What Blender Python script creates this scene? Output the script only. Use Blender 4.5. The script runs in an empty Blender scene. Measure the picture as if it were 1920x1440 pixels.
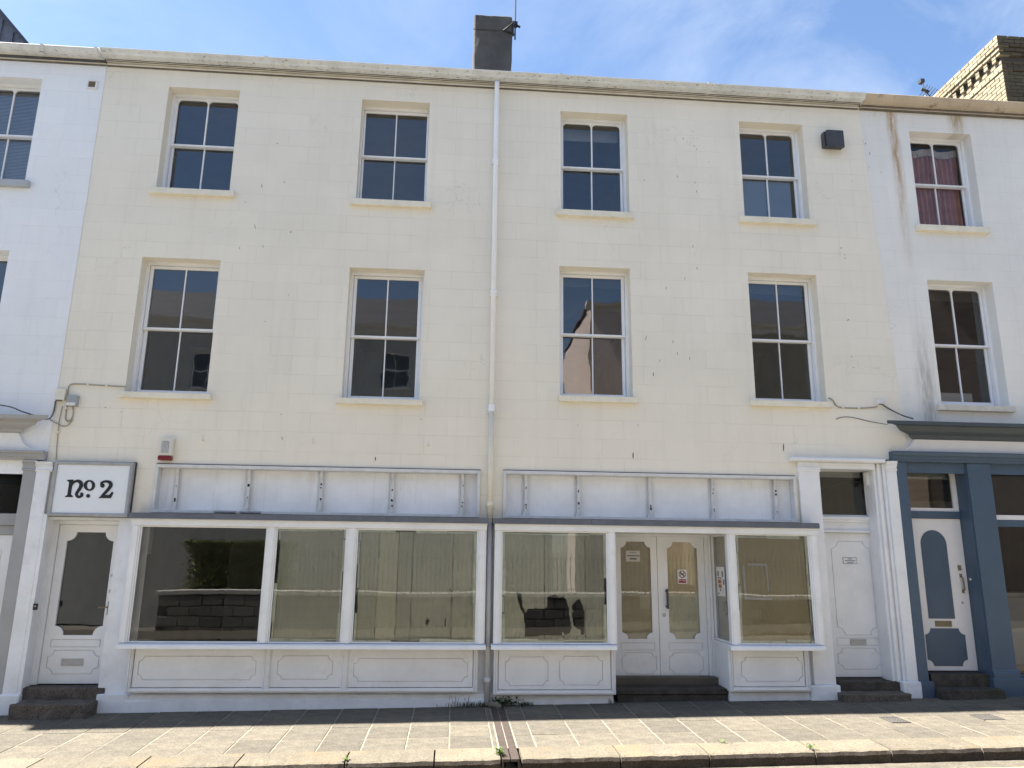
import bpy, bmesh, math, random
from mathutils import Vector, Matrix, noise
from mathutils.geometry import tessellate_polygon
RAD = math.radians
random.seed(7)
scn = bpy.context.scene
COL = scn.collection

# ------------------------------------------------------------------ camera
CAM = Vector((0.0, -10.4, 1.9))
PITCH, YAW, ROLL, FPX = RAD(12.99), RAD(4.30), RAD(0.686), 1400.0
_f = Vector((math.sin(YAW)*math.cos(PITCH), math.cos(YAW)*math.cos(PITCH), math.sin(PITCH)))
_r = _f.cross(Vector((0, 0, 1))).normalized()
_u = _r.cross(_f)
CR = math.cos(ROLL)*_r + math.sin(ROLL)*_u
CU = -math.sin(ROLL)*_r + math.cos(ROLL)*_u
cam = bpy.data.cameras.new('camera')
cam.sensor_width = 36.0
cam.lens = FPX/1920.0*36.0
cam.clip_start, cam.clip_end = 0.05, 2000.0
cam_o = bpy.data.objects.new('camera', cam)
COL.objects.link(cam_o)
m3 = Matrix((CR, CU, -_f)).transposed()
cam_o.matrix_world = Matrix.Translation(CAM) @ m3.to_4x4()
scn.camera = cam_o

# ------------------------------------------------------------------ sky and sun
SUN_EL = RAD(58.0)
SUN_OFF = RAD(6.5)            # how far behind the facade plane the sun stands
sun_dir = Vector((-math.cos(SUN_EL)*math.cos(SUN_OFF), math.cos(SUN_EL)*math.sin(SUN_OFF), math.sin(SUN_EL)))
world = bpy.data.worlds.new('World')
scn.world = world
world.use_nodes = True
nt = world.node_tree
for n in list(nt.nodes):
    nt.nodes.remove(n)
wo = nt.nodes.new('ShaderNodeOutputWorld')
bg = nt.nodes.new('ShaderNodeBackground')
sky = nt.nodes.new('ShaderNodeTexSky')
sky.sky_type = 'NISHITA'
sky.sun_disc = False
sky.sun_elevation = SUN_EL
sky.sun_rotation = math.atan2(sun_dir.x, sun_dir.y)
sky.air_density, sky.dust_density, sky.ozone_density = 1.0, 0.2, 3.0
tc = nt.nodes.new('ShaderNodeTexCoord')
sep = nt.nodes.new('ShaderNodeSeparateXYZ')
nt.links.new(tc.outputs['Generated'], sep.inputs[0])
def wmath(op, a, b=None, clamp=False):
    n = nt.nodes.new('ShaderNodeMath'); n.operation = op; n.use_clamp = clamp
    for i, s in enumerate((a, b)):
        if s is None: continue
        if isinstance(s, (int, float)): n.inputs[i].default_value = s
        else: nt.links.new(s, n.inputs[i])
    return n.outputs[0]
zc = wmath('MAXIMUM', sep.outputs['Z'], 0.08)
cmb = nt.nodes.new('ShaderNodeCombineXYZ')
nt.links.new(wmath('DIVIDE', sep.outputs['X'], zc), cmb.inputs[0])
nt.links.new(wmath('MULTIPLY', wmath('DIVIDE', sep.outputs['Y'], zc), 0.6), cmb.inputs[1])
cmb.inputs[2].default_value = 22.2
n1 = nt.nodes.new('ShaderNodeTexNoise'); n1.inputs['Scale'].default_value = 1.9
n1.inputs['Detail'].default_value = 10.0; n1.inputs['Roughness'].default_value = 0.62; n1.inputs['Distortion'].default_value = 0.7
nt.links.new(cmb.outputs[0], n1.inputs['Vector'])
n2 = nt.nodes.new('ShaderNodeTexNoise'); n2.inputs['Scale'].default_value = 0.45
n2.inputs['Detail'].default_value = 2.0
nt.links.new(cmb.outputs[0], n2.inputs['Vector'])
cl = wmath('MULTIPLY', wmath('MULTIPLY', wmath('SUBTRACT', n1.outputs[0], 0.33), 2.7, True),
           wmath('MULTIPLY', wmath('SUBTRACT', n2.outputs[0], 0.40), 5.0, True))
mixw = nt.nodes.new('ShaderNodeMixRGB')
nt.links.new(wmath('MULTIPLY', cl, 1.0, True), mixw.inputs[0])
nt.links.new(sky.outputs[0], mixw.inputs[1])
mixw.inputs[2].default_value = (3.7, 4.1, 4.7, 1)
nt.links.new(mixw.outputs[0], bg.inputs['Color'])
bg.inputs['Strength'].default_value = 0.059
nt.links.new(bg.outputs[0], wo.inputs['Surface'])

sun = bpy.data.lights.new('sun', 'SUN')
sun.energy = 5.0
sun.angle = RAD(0.53)
sun.color = (1.0, 0.95, 0.87)
sun_o = bpy.data.objects.new('sun', sun)
COL.objects.link(sun_o)
sun_o.rotation_euler = (-sun_dir).to_track_quat('-Z', 'Y').to_euler()
sun_o.location = (-10, 4, 20)

vs = scn.view_settings
vs.view_transform = 'Standard'
vs.look = 'None'
vs.gamma = 1.0
vs.exposure = 2.2
vs.use_curve_mapping = False

# ------------------------------------------------------------------ helpers
def W(px, py, y=0.0):
    """direction of a photo pixel, met with the upright plane at depth y -> (x, z)"""
    d = _f + CR*((px-960)/FPX) - CU*((py-720)/FPX)
    t = (y-CAM.y)/d.y
    return (CAM.x+d.x*t, CAM.z+d.z*t)
SL, CF = 0.0147, 0.02
def gz(x, y):                       # pavement height
    return SL*x + CF*min(0.0, y)
def G(px, py, dz=0.0):
    d = _f + CR*((px-960)/FPX) - CU*((py-720)/FPX)
    t = (dz+SL*CAM.x+CF*CAM.y-CAM.z)/(d.z-SL*d.x-CF*d.y)
    p = CAM+t*d
    return p
def RECT(TL, TR, BL, BR, y=0.0):
    a, b, c, d = W(*TL, y), W(*TR, y), W(*BL, y), W(*BR, y)
    return ((a[0]+c[0])/2, (b[0]+d[0])/2, (c[1]+d[1])/2, (a[1]+b[1])/2)   # x0,x1,z0,z1

OFF = {}
class MB:
    def __init__(s):
        s.v, s.f = [], []
    def add(s, vs_, fs_):
        b = len(s.v)
        s.v += [tuple(v) for v in vs_]
        s.f += [tuple(b+i for i in f) for f in fs_]
        return s
    def box(s, x0, x1, y0, y1, z0, z1):
        return s.add([(x0,y0,z0),(x1,y0,z0),(x1,y1,z0),(x0,y1,z0),(x0,y0,z1),(x1,y0,z1),(x1,y1,z1),(x0,y1,z1)],
                     [(0,1,5,4),(1,2,6,5),(2,3,7,6),(3,0,4,7),(4,5,6,7),(3,2,1,0)])
    def quad(s, a, b, c, d):
        return s.add([a,b,c,d], [(0,1,2,3)])
    def prism(s, loops, fn, t0, t1):
        """loops: [outer, hole, ...] of 2D points; fn(p, t) -> 3D; extruded from t0 to t1 with caps"""
        flat = [p for l in loops for p in l]
        tris = tessellate_polygon([[Vector((p[0],p[1],0)) for p in l] for l in loops])
        n = len(flat)
        vs_ = [fn(p,t0) for p in flat]+[fn(p,t1) for p in flat]
        fs_ = [tuple(t) for t in tris]+[tuple(n+i for i in reversed(t)) for t in tris]
        k = 0
        for l in loops:
            m = len(l)
            for i in range(m):
                a, b = k+i, k+(i+1) % m
                fs_.append((a, b, n+b, n+a))
            k += m
        return s.add(vs_, fs_)
    def plate(s, loop, y0, y1, holes=()):
        return s.prism([loop]+list(holes), lambda p,t: (p[0],t,p[1]), y0, y1)
    def profx(s, prof, x0, x1):
        return s.prism([prof], lambda p,t: (t,p[0],p[1]), x0, x1)
    def profz(s, prof, z0, z1):
        return s.prism([prof], lambda p,t: (p[0],p[1],t), z0, z1)
    def tube(s, path, r, n=8, cap=True):
        path = [Vector(p) for p in path]
        rs = r if isinstance(r, (list, tuple)) else [r]*len(path)
        b = len(s.v)
        for i, p in enumerate(path):
            t = (path[min(i+1,len(path)-1)]-path[max(i-1,0)]).normalized()
            up = Vector((0,0,1)) if abs(t.z) < 0.9 else Vector((0,1,0))
            a = t.cross(up).normalized(); c = t.cross(a)
            for k in range(n):
                w = 2*math.pi*k/n
                s.v.append(tuple(p+rs[i]*(math.cos(w)*a+math.sin(w)*c)))
        for i in range(len(path)-1):
            for k in range(n):
                k2 = (k+1) % n
                s.f.append((b+i*n+k, b+i*n+k2, b+(i+1)*n+k2, b+(i+1)*n+k))
        if cap:
            s.f.append(tuple(b+k for k in range(n)))
            s.f.append(tuple(b+(len(path)-1)*n+k for k in reversed(range(n))))
        return s
    def build(s, name, mat, parent=None, smooth=False, bevel=0.0, seg=1, sub=0, kind=None, rough=0.0, rs=6.0, label=None):
        me = bpy.data.meshes.new(name)
        off = OFF.get(parent.name, Vector()) if parent else Vector()
        me.from_pydata([Vector(v)-off for v in s.v], [], s.f)
        bm = bmesh.new(); bm.from_mesh(me)
        if sub:
            bmesh.ops.subdivide_edges(bm, edges=[e for e in bm.edges if e.calc_length() > 0.05], cuts=sub, use_grid_fill=True)
        if len(s.f) > 1: bmesh.ops.recalc_face_normals(bm, faces=bm.faces)
        if rough:
            for v in bm.verts:
                p = (v.co+off)*rs
                v.co += rough*noise.noise_vector(p)
        bm.to_mesh(me); bm.free()
        if smooth:
            me.shade_smooth()
        o = bpy.data.objects.new(name, me)
        COL.objects.link(o)
        if isinstance(mat, (list, tuple)):
            for m in mat: me.materials.append(m)
        elif mat: me.materials.append(mat)
        if bevel:
            bv = o.modifiers.new('bevel', 'BEVEL'); bv.width = bevel; bv.segments = seg
            bv.limit_method = 'ANGLE'; bv.angle_limit = RAD(35)
        if parent:
            o.parent = parent
            OFF[o.name] = off
        if kind: o['kind'] = kind
        if label: o['label'] = label
        return o
def box(*a): return MB().box(*a)
def tag(o, label=None, cat=None, group=None, kind=None):
    if label: o['label'] = label
    if cat: o['category'] = cat
    if group: o['group'] = group
    if kind: o['kind'] = kind
    return o
def thing(name, loc, label, cat, group=None):
    o = bpy.data.objects.new(name, None)
    COL.objects.link(o)
    o.location = loc
    o.empty_display_size = 0.2
    OFF[o.name] = Vector(loc)
    return tag(o, label, cat, group)
def inst(name, me, loc, parent, rz=0.0, scale=None, rot=None):
    o = bpy.data.objects.new(name, me)
    COL.objects.link(o)
    off = OFF.get(parent.name, Vector()) if parent else Vector()
    o.parent = parent
    o.location = Vector(loc)-off
    o.rotation_euler = rot if rot else (0,0,rz)
    if scale: o.scale = scale
    return o
def mesh_only(mb, name, mat, smooth=False, rough=0.0, rs=6.0, sub=0, bevel=0.0):
    o = mb.build(name, mat, None, smooth, rough=rough, rs=rs, sub=sub)
    me = o.data
    if bevel:
        bm = bmesh.new(); bm.from_mesh(me)
        bmesh.ops.bevel(bm, geom=bm.edges[:], offset=bevel, segments=1, affect='EDGES')
        bm.to_mesh(me); bm.free()
    bpy.data.objects.remove(o)
    return me
def rectloop(x0, x1, z0, z1):
    return [(x0,z0),(x1,z0),(x1,z1),(x0,z1)]
def notched(x0, x1, z0, z1, r, n=5, step=0.0):
    """rectangle with concave quarter-round corners"""
    pts = []
    for cx, cz, a0 in ((x0,z0,90),(x1,z0,180),(x1,z1,270),(x0,z1,0)):
        # arcs centred on the corner, walked so that the loop stays counter-clockwise
        for i in range(n+1):
            a = RAD(a0-90*i/n)
            pts.append((cx+r*math.cos(a), cz+r*math.sin(a)))
    return pts
def arc(cx, cz, r, a0, a1, n):
    return [(cx+r*math.cos(RAD(a0+(a1-a0)*i/n)), cz+r*math.sin(RAD(a0+(a1-a0)*i/n))) for i in range(n+1)]

# ------------------------------------------------------------------ materials
class NT:
    def __init__(s, name):
        s.m = bpy.data.materials.new(name); s.m.use_nodes = True
        s.t = s.m.node_tree
        s.b = s.t.nodes['Principled BSDF']
        s.out = s.t.nodes['Material Output']
        s._c = None
    def n(s, typ, **kw):
        x = s.t.nodes.new(typ)
        for k, v in kw.items():
            if k in x.inputs: s.set(x.inputs[k], v)
            else: setattr(x, k, v)
        return x
    def set(s, sock, v):
        if isinstance(v, bpy.types.NodeSocket): s.t.links.new(v, sock)
        else: sock.default_value = v
    def co(s):
        if s._c is None: s._c = s.n('ShaderNodeTexCoord').outputs['Object']
        return s._c
    def map(s, scale=(1,1,1), rot=(0,0,0), loc=(0,0,0), src=None):
        x = s.n('ShaderNodeMapping')
        x.inputs['Scale'].default_value = scale; x.inputs['Rotation'].default_value = rot; x.inputs['Location'].default_value = loc
        s.t.links.new(src or s.co(), x.inputs[0])
        return x.outputs[0]
    def noise(s, scale, detail=4, rough=0.55, vec=None, dist=0.0):
        x = s.n('ShaderNodeTexNoise', Scale=scale, Detail=detail, Roughness=rough, Distortion=dist)
        s.t.links.new(vec or s.co(), x.inputs['Vector'])
        return x.outputs[0]
    def vor(s, scale, vec=None, feature='F1'):
        x = s.n('ShaderNodeTexVoronoi', Scale=scale); x.feature = feature
        s.t.links.new(vec or s.co(), x.inputs['Vector'])
        return x
    def math(s, op, a, b=0.0, clamp=False):
        x = s.n('ShaderNodeMath'); x.operation = op; x.use_clamp = clamp
        s.set(x.inputs[0], a); s.set(x.inputs[1], b)
        return x.outputs[0]
    def ramp(s, f, lo, hi, inv=False):
        x = s.n('ShaderNodeMapRange'); x.interpolation_type = 'SMOOTHSTEP'
        s.set(x.inputs[0], f); x.inputs[1].default_value = lo; x.inputs[2].default_value = hi
        x.inputs[3].default_value, x.inputs[4].default_value = (1,0) if inv else (0,1)
        return x.outputs[0]
    def mix(s, f, a, b, mode='MIX'):
        x = s.n('ShaderNodeMixRGB'); x.blend_type = mode
        s.set(x.inputs[0], f)
        for i, c in ((1,a),(2,b)):
            s.set(x.inputs[i], (*c, 1) if isinstance(c, tuple) and len(c) == 3 else c)
        return x.outputs[0]
    def bump(s, h, strength=0.3, dist=0.01, prev=None):
        x = s.n('ShaderNodeBump'); x.inputs['Strength'].default_value = strength; x.inputs['Distance'].default_value = dist
        s.t.links.new(h, x.inputs['Height'])
        if prev: s.t.links.new(prev, x.inputs['Normal'])
        return x.outputs[0]
    def fin(s, col=None, rough=None, norm=None, metal=None, spec=None):
        if col is not None: s.set(s.b.inputs['Base Color'], (*col,1) if isinstance(col, tuple) and len(col) == 3 else col)
        if rough is not None: s.set(s.b.inputs['Roughness'], rough)
        if norm is not None: s.set(s.b.inputs['Normal'], norm)
        if metal is not None: s.set(s.b.inputs['Metallic'], metal)
        if spec is not None: s.b.inputs['Specular IOR Level'].default_value = spec
        return s.m
def paint(name, col, rough=0.5, var=0.12, vs_=3.0, bump=0.05, bs=40.0, dirt=0.0, dirtcol=(0.25,0.22,0.17), spec=0.4):
    t = NT(name)
    n = t.noise(vs_, 6, 0.6)
    c = t.mix(t.ramp(n, 0.3, 0.75), col, tuple(max(0, k*(1-var)) for k in col))
    if dirt:
        d = t.math('MULTIPLY', t.ramp(t.noise(5.0, 8, 0.7), 0.52, 0.78), dirt)
        c = t.mix(d, c, dirtcol)
    nb = t.bump(t.noise(bs, 3), bump, 0.004)
    return t.fin(c, t.math('ADD', t.math('MULTIPLY', n, 0.2), rough-0.1), nb, spec=spec)

def stucco(name, col, dark, ash=1.0, chips=0.0, grain=0.5, streaks=()):
    t = NT(name)
    v = t.map()
    sx = t.n('ShaderNodeSeparateXYZ'); t.t.links.new(v, sx.inputs[0])
    cx = t.n('ShaderNodeCombineXYZ')
    wob = t.math('MULTIPLY', t.math('SUBTRACT', t.noise(0.9, 2), 0.5), 0.02)
    t.t.links.new(t.math('ADD', sx.outputs[0], wob), cx.inputs[0]); t.t.links.new(t.math('ADD', sx.outputs[2], wob), cx.inputs[1])
    br = t.n('ShaderNodeTexBrick')
    t.t.links.new(cx.outputs[0], br.inputs['Vector'])
    br.inputs['Scale'].default_value = 1.0
    br.inputs['Mortar Size'].default_value = 0.0036
    br.inputs['Mortar Smooth'].default_value = 0.6
    br.inputs['Brick Width'].default_value = 0.63
    br.inputs['Row Height'].default_value = 0.272
    br.inputs['Color1'].default_value = (1,1,1,1); br.inputs['Color2'].default_value = (0.93,0.93,0.93,1)
    br.inputs['Mortar'].default_value = (0.9,0.9,0.9,1)
    jm = t.math('MULTIPLY', br.outputs['Fac'], t.ramp(t.noise(1.3, 5, 0.7), 0.36, 0.62))
    big = t.noise(0.55, 6, 0.62)
    fine = t.noise(7.0, 6, 0.6)
    c = t.mix(t.ramp(big, 0.35, 0.7), col, dark)
    c = t.mix(t.math('MULTIPLY', t.ramp(fine, 0.35, 0.8), 0.22), c, dark)
    c = t.mix(t.math('MULTIPLY', br.outputs['Color'], 0.0), c, c)
    c = t.mix(0.35, c, t.mix(1.0, c, br.outputs['Color'], 'MULTIPLY'))
    c = t.mix(t.math('MULTIPLY', jm, 0.27*ash), c, tuple(k*0.45 for k in dark))
    gr = t.noise(1.0, 6, 0.7, vec=t.map((5.5,1,0.32)))
    c = t.mix(t.math('MULTIPLY', t.ramp(gr, 0.48, 0.8), 0.16), c, tuple(k*0.55 for k in dark))
    # hairline cracks, painted over
    cr = t.vor(0.75, t.map((1,1,1), src=None), 'DISTANCE_TO_EDGE')
    crv = t.n('ShaderNodeVectorMath'); crv.operation = 'ADD'
    nz = t.n('ShaderNodeTexNoise', Scale=2.2, Detail=5); t.t.links.new(t.co(), nz.inputs['Vector'])
    t.t.links.new(t.co(), crv.inputs[0]); t.t.links.new(nz.outputs['Color'], crv.inputs[1])
    t.t.links.new(crv.outputs[0], cr.inputs['Vector'])
    crm = t.math('MULTIPLY', t.ramp(cr.outputs['Distance'], 0.0, 0.007, True), t.ramp(t.noise(0.8, 3), 0.5, 0.62))
    c = t.mix(t.math('MULTIPLY', crm, 0.28), c, tuple(k*0.5 for k in dark))
    if chips:
        cv = t.vor(2.3, t.map((1.0,1.0,0.42)))
        cm = t.math('MULTIPLY', t.ramp(cv.outputs['Distance'], 0.012, 0.026, True), t.ramp(t.noise(0.8, 2, vec=t.map(loc=(5,1,2))), 0.5, 0.6))
        c = t.mix(t.math('MULTIPLY', cm, chips), c, (0.10,0.09,0.08))
        # old screw holes
        hv = t.vor(1.35, t.map(loc=(3.3,0,1.7)))
        hm = t.ramp(hv.outputs['Distance'], 0.010, 0.018, True)
        c = t.mix(t.math('MULTIPLY', hm, 0.55*chips), c, (0.12,0.11,0.10))
    for (xc, w, z0, z1, rc, amt) in streaks:
        wv = t.math('MULTIPLY', t.math('SUBTRACT', t.noise(0.8, 3, vec=t.map((0,0,1.2))), 0.5), 0.12)
        dx = t.math('ABSOLUTE', t.math('SUBTRACT', t.math('ADD', sx.outputs[0], wv), xc))
        mk = t.math('MULTIPLY', t.ramp(dx, 0.0, w, True), t.ramp(sx.outputs[2], z0, z1))
        mk = t.math('MULTIPLY', mk, t.ramp(t.noise(3.0, 6, 0.7, vec=t.map((6,1,0.8))), 0.28, 0.62))
        c = t.mix(t.math('MULTIPLY', mk, amt), c, rc)
    h = t.math('ADD', t.math('MULTIPLY', t.noise(28, 4, 0.65), 0.5), t.math('MULTIPLY', t.noise(150, 2), 0.25))
    nb = t.bump(h, grain, 0.006)
    nb = t.bump(t.math('SUBTRACT', 1.0, jm), 0.45*ash, 0.006, nb)
    nb = t.bump(t.noise(1.7, 3), 0.25, 0.02, nb)
    return t.fin(c, 0.8, nb, spec=0.25)

def glassmat(name, tint=(0.90,0.94,0.92), wav=0.012, ws=2.2, gain=1.9, dirt=0.0):
    t = NT(name)
    t.t.nodes.remove(t.b)
    tr = t.n('ShaderNodeBsdfTransparent'); tr.inputs[0].default_value = (*tint, 1)
    gl = t.n('ShaderNodeBsdfGlossy'); gl.inputs['Roughness'].default_value = 0.0
    nb = t.bump(t.noise(ws, 2, 0.4), wav, 1.0)
    t.t.links.new(nb, gl.inputs['Normal'])
    fr = t.n('ShaderNodeFresnel'); fr.inputs['IOR'].default_value = 1.52
    fac = t.math('MULTIPLY', fr.outputs[0], gain, True)
    mx = t.n('ShaderNodeMixShader'); t.t.links.new(fac, mx.inputs[0])
    t.t.links.new(tr.outputs[0], mx.inputs[1]); t.t.links.new(gl.outputs[0], mx.inputs[2])
    res = mx.outputs[0]
    if dirt:
        df = t.n('ShaderNodeBsdfDiffuse'); df.inputs[0].default_value = (0.5,0.5,0.46,1)
        m2 = t.n('ShaderNodeMixShader')
        t.t.links.new(t.math('MULTIPLY', t.ramp(t.noise(4, 6, 0.7), 0.3, 0.9), dirt), m2.inputs[0])
        t.t.links.new(res, m2.inputs[1]); t.t.links.new(df.outputs[0], m2.inputs[2]); res = m2.outputs[0]
    t.t.links.new(res, t.out.inputs['Surface'])
    return t.m

def stone(name, c1, c2, spk=0.35, scale=90.0, bump=0.5, big=2.0, rough=0.85, spkcol=(0.05,0.045,0.04), patch=None):
    t = NT(name)
    c = t.mix(t.ramp(t.noise(big, 6, 0.65), 0.3, 0.72), c1, c2)
    ri = t.n('ShaderNodeObjectInfo').outputs['Random']
    c = t.mix(1.0, c, t.mix(ri, (0.80,0.80,0.80), (1.12,1.10,1.06)), 'MULTIPLY')
    c = t.mix(t.math('MULTIPLY', t.ramp(t.noise(scale, 2, 0.6), 0.5, 0.68), spk), c, spkcol)
    c = t.mix(t.math('MULTIPLY', t.ramp(t.noise(scale*0.8, 2, 0.6, vec=t.map(loc=(9,4,2))), 0.56, 0.70), spk*0.6), c, tuple(min(1, k*1.6) for k in c1))
    if name == 'worn_paving_stone':
        gw_ = t.n('ShaderNodeNewGeometry').outputs['Position']
        gv = t.vor(3.1, gw_)
        c = t.mix(t.math('MULTIPLY', t.ramp(gv.outputs['Distance'], 0.05, 0.075, True), 0.55), c, (0.05,0.046,0.04))
        c = t.mix(t.math('MULTIPLY', t.ramp(t.noise(0.9, 6, 0.7, vec=gw_), 0.5, 0.72), 0.45), c, (0.075,0.068,0.056))
    if patch:
        c = t.mix(t.math('MULTIPLY', t.ramp(t.noise(1.3, 5, 0.7, vec=t.map(loc=(1,7,3))), 0.5, 0.7), patch[1]), c, patch[0])
    h = t.math('ADD', t.math('MULTIPLY', t.noise(scale*0.6, 4, 0.7), 0.6), t.noise(9, 5, 0.65))
    return t.fin(c, rough, t.bump(h, bump, 0.006), spec=0.25)

M = {}
CREAM = (0.80, 0.748, 0.64)
M['cream'] = stucco('cream_stucco', CREAM, (0.745,0.695,0.59), 1.0, 0.85, 0.45)
M['sillcream'] = paint('cream_sill_paint', (0.77,0.715,0.58), 0.65, 0.12, 6, 0.3, 25, 0.25, (0.40,0.35,0.26))
M['white_wall'] = stucco('white_stucco', (0.80,0.81,0.82), (0.75,0.76,0.775), 0.7, 0.25, 0.9)
M['upvc'] = paint('white_upvc', (0.80,0.80,0.80), 0.35, 0.05, 4, 0.02, 30, 0.10, (0.45,0.42,0.36))
M['timber'] = paint('white_gloss_timber', (0.80,0.805,0.82), 0.38, 0.07, 4, 0.06, 60, 0.15, (0.50,0.47,0.42))
M['timber_cream'] = paint('cream_white_timber', (0.76,0.73,0.66), 0.45, 0.08, 4, 0.06, 60, 0.2, (0.5,0.45,0.36))
M['shopwhite'] = paint('white_shopfront_paint', (0.77,0.775,0.78), 0.45, 0.10, 2.2, 0.35, 38, 0.34, (0.50,0.47,0.42))
M['plinth'] = paint('white_masonry_paint', (0.76,0.775,0.80), 0.7, 0.14, 3.5, 0.5, 22, 0.4, (0.42,0.40,0.36))
M['greypaint'] = paint('grey_shopfront_paint', (0.34,0.34,0.345), 0.5, 0.10, 3, 0.1, 50, 0.1)
M['blue'] = paint('slate_blue_paint', (0.062,0.098,0.145), 0.42, 0.12, 2.5, 0.08, 50, 0.08, (0.12,0.13,0.14))
M['bluedark'] = paint('blue_grey_paint', (0.060,0.075,0.088), 0.45, 0.14, 2.5, 0.08, 50, 0.10, (0.12,0.12,0.12))
M['offwhite'] = paint('off_white_paint', (0.72,0.70,0.69), 0.45, 0.06, 3, 0.06, 50, 0.1)
M['lead'] = paint('lead_flashing', (0.125,0.135,0.155), 0.5, 0.25, 5, 0.3, 18, 0.3, (0.25,0.25,0.25))
M['alu'] = paint('grey_aluminium', (0.64,0.64,0.635), 0.42, 0.15, 8, 0.06, 60, 0.2, (0.2,0.19,0.18))
M['fascia'] = None
M['pipe'] = paint('white_pipe', (0.80,0.81,0.83), 0.35, 0.05, 3, 0.03, 40, 0.08)
M['pipecream'] = paint('cream_painted_pipe', (0.72,0.67,0.55), 0.5, 0.08, 3, 0.05, 40, 0.15)
M['pipegrey'] = paint('grey_white_pipe', (0.55,0.56,0.58), 0.45, 0.08, 3, 0.05, 40, 0.15)
M['dark'] = paint('black_plastic', (0.018,0.018,0.02), 0.4, 0.2, 6)
M['vent'] = paint('dark_grey_plastic', (0.055,0.058,0.065), 0.5, 0.3, 6)
M['steel'] = paint('dull_steel', (0.45,0.44,0.42), 0.35, 0.2, 20)
M['brass'] = paint('tarnished_brass', (0.22,0.17,0.10), 0.4, 0.3, 25)
M['greybox'] = paint('grey_plastic_box', (0.33,0.35,0.36), 0.5, 0.1, 6)
M['redplastic'] = paint('dark_red_plastic', (0.17,0.008,0.014), 0.3, 0.1, 6)
M['cable'] = paint('grey_cable', (0.10,0.10,0.10), 0.6, 0.2, 6)
M['cablecream'] = paint('painted_cable', (0.34,0.31,0.25), 0.6, 0.2, 6)
M['interior'] = paint('interior_plaster', (0.42,0.41,0.39), 0.8, 0.2, 1.5)
M['intfloor'] = paint('interior_floor', (0.10,0.085,0.065), 0.6, 0.3, 1.5)
M['glass'] = glassmat('window_glass', wav=0.002, ws=1.8, gain=2.2)
M['glasstop'] = glassmat('upper_window_glass', (0.86,0.89,0.90), wav=0.0022, ws=2.4, gain=2.9, dirt=0.02)
M['oldglass'] = glassmat('old_single_glass', (0.93,0.94,0.93), wav=0.004, ws=3.0, gain=1.3)
M['shopglass'] = glassmat('shop_window_glass', (0.955,0.965,0.95), wav=0.0018, ws=1.2)
M['slab'] = stone('worn_paving_stone', (0.140,0.125,0.099), (0.092,0.083,0.068), 0.6, 48, 0.9, 6.0, 0.92, (0.05,0.043,0.034), ((0.075,0.066,0.052),0.5))
M['mortar'] = stone('pale_mortar', (0.24,0.218,0.175), (0.17,0.155,0.125), 0.3, 90, 0.4)
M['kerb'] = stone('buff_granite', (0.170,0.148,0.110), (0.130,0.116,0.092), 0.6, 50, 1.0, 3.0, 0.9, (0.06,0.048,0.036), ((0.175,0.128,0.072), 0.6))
M['kerbface'] = stone('shaded_granite_face', (0.060,0.049,0.040), (0.036,0.030,0.026), 0.6, 60, 1.0, 6.0, 0.95, (0.012,0.010,0.008))  # shade of the kerb's front put into a darker, dirtier granite colour
M['granite'] = stone('brown_granite', (0.140,0.118,0.100), (0.080,0.067,0.057), 0.7, 55, 1.0, 7.0, 0.9, (0.03,0.025,0.02))
M['granitedark'] = stone('dark_granite', (0.085,0.074,0.064), (0.042,0.037,0.033), 0.7, 55, 1.0, 7.0, 0.9, (0.02,0.018,0.015), ((0.05,0.055,0.025), 0.5))
M['asphalt'] = stone('worn_pale_asphalt', (0.20,0.188,0.165), (0.165,0.156,0.138), 0.4, 190, 0.6, 1.0, 0.9, (0.03,0.03,0.03))
M['iron'] = paint('rusty_cast_iron', (0.066,0.050,0.042), 0.65, 0.35, 9, 0.4, 60, 0.3, (0.09,0.062,0.042))
M['ironcover'] = paint('grey_cast_iron', (0.10,0.092,0.085), 0.55, 0.3, 30, 0.5, 90)
M['yellowline'] = paint('yellow_road_paint', (0.62,0.50,0.16), 0.7, 0.35, 12, 0.4, 60, 0.35, (0.30,0.27,0.18))
M['slate'] = paint('slate', (0.085,0.085,0.095), 0.6, 0.3, 5, 0.3, 30)

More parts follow.
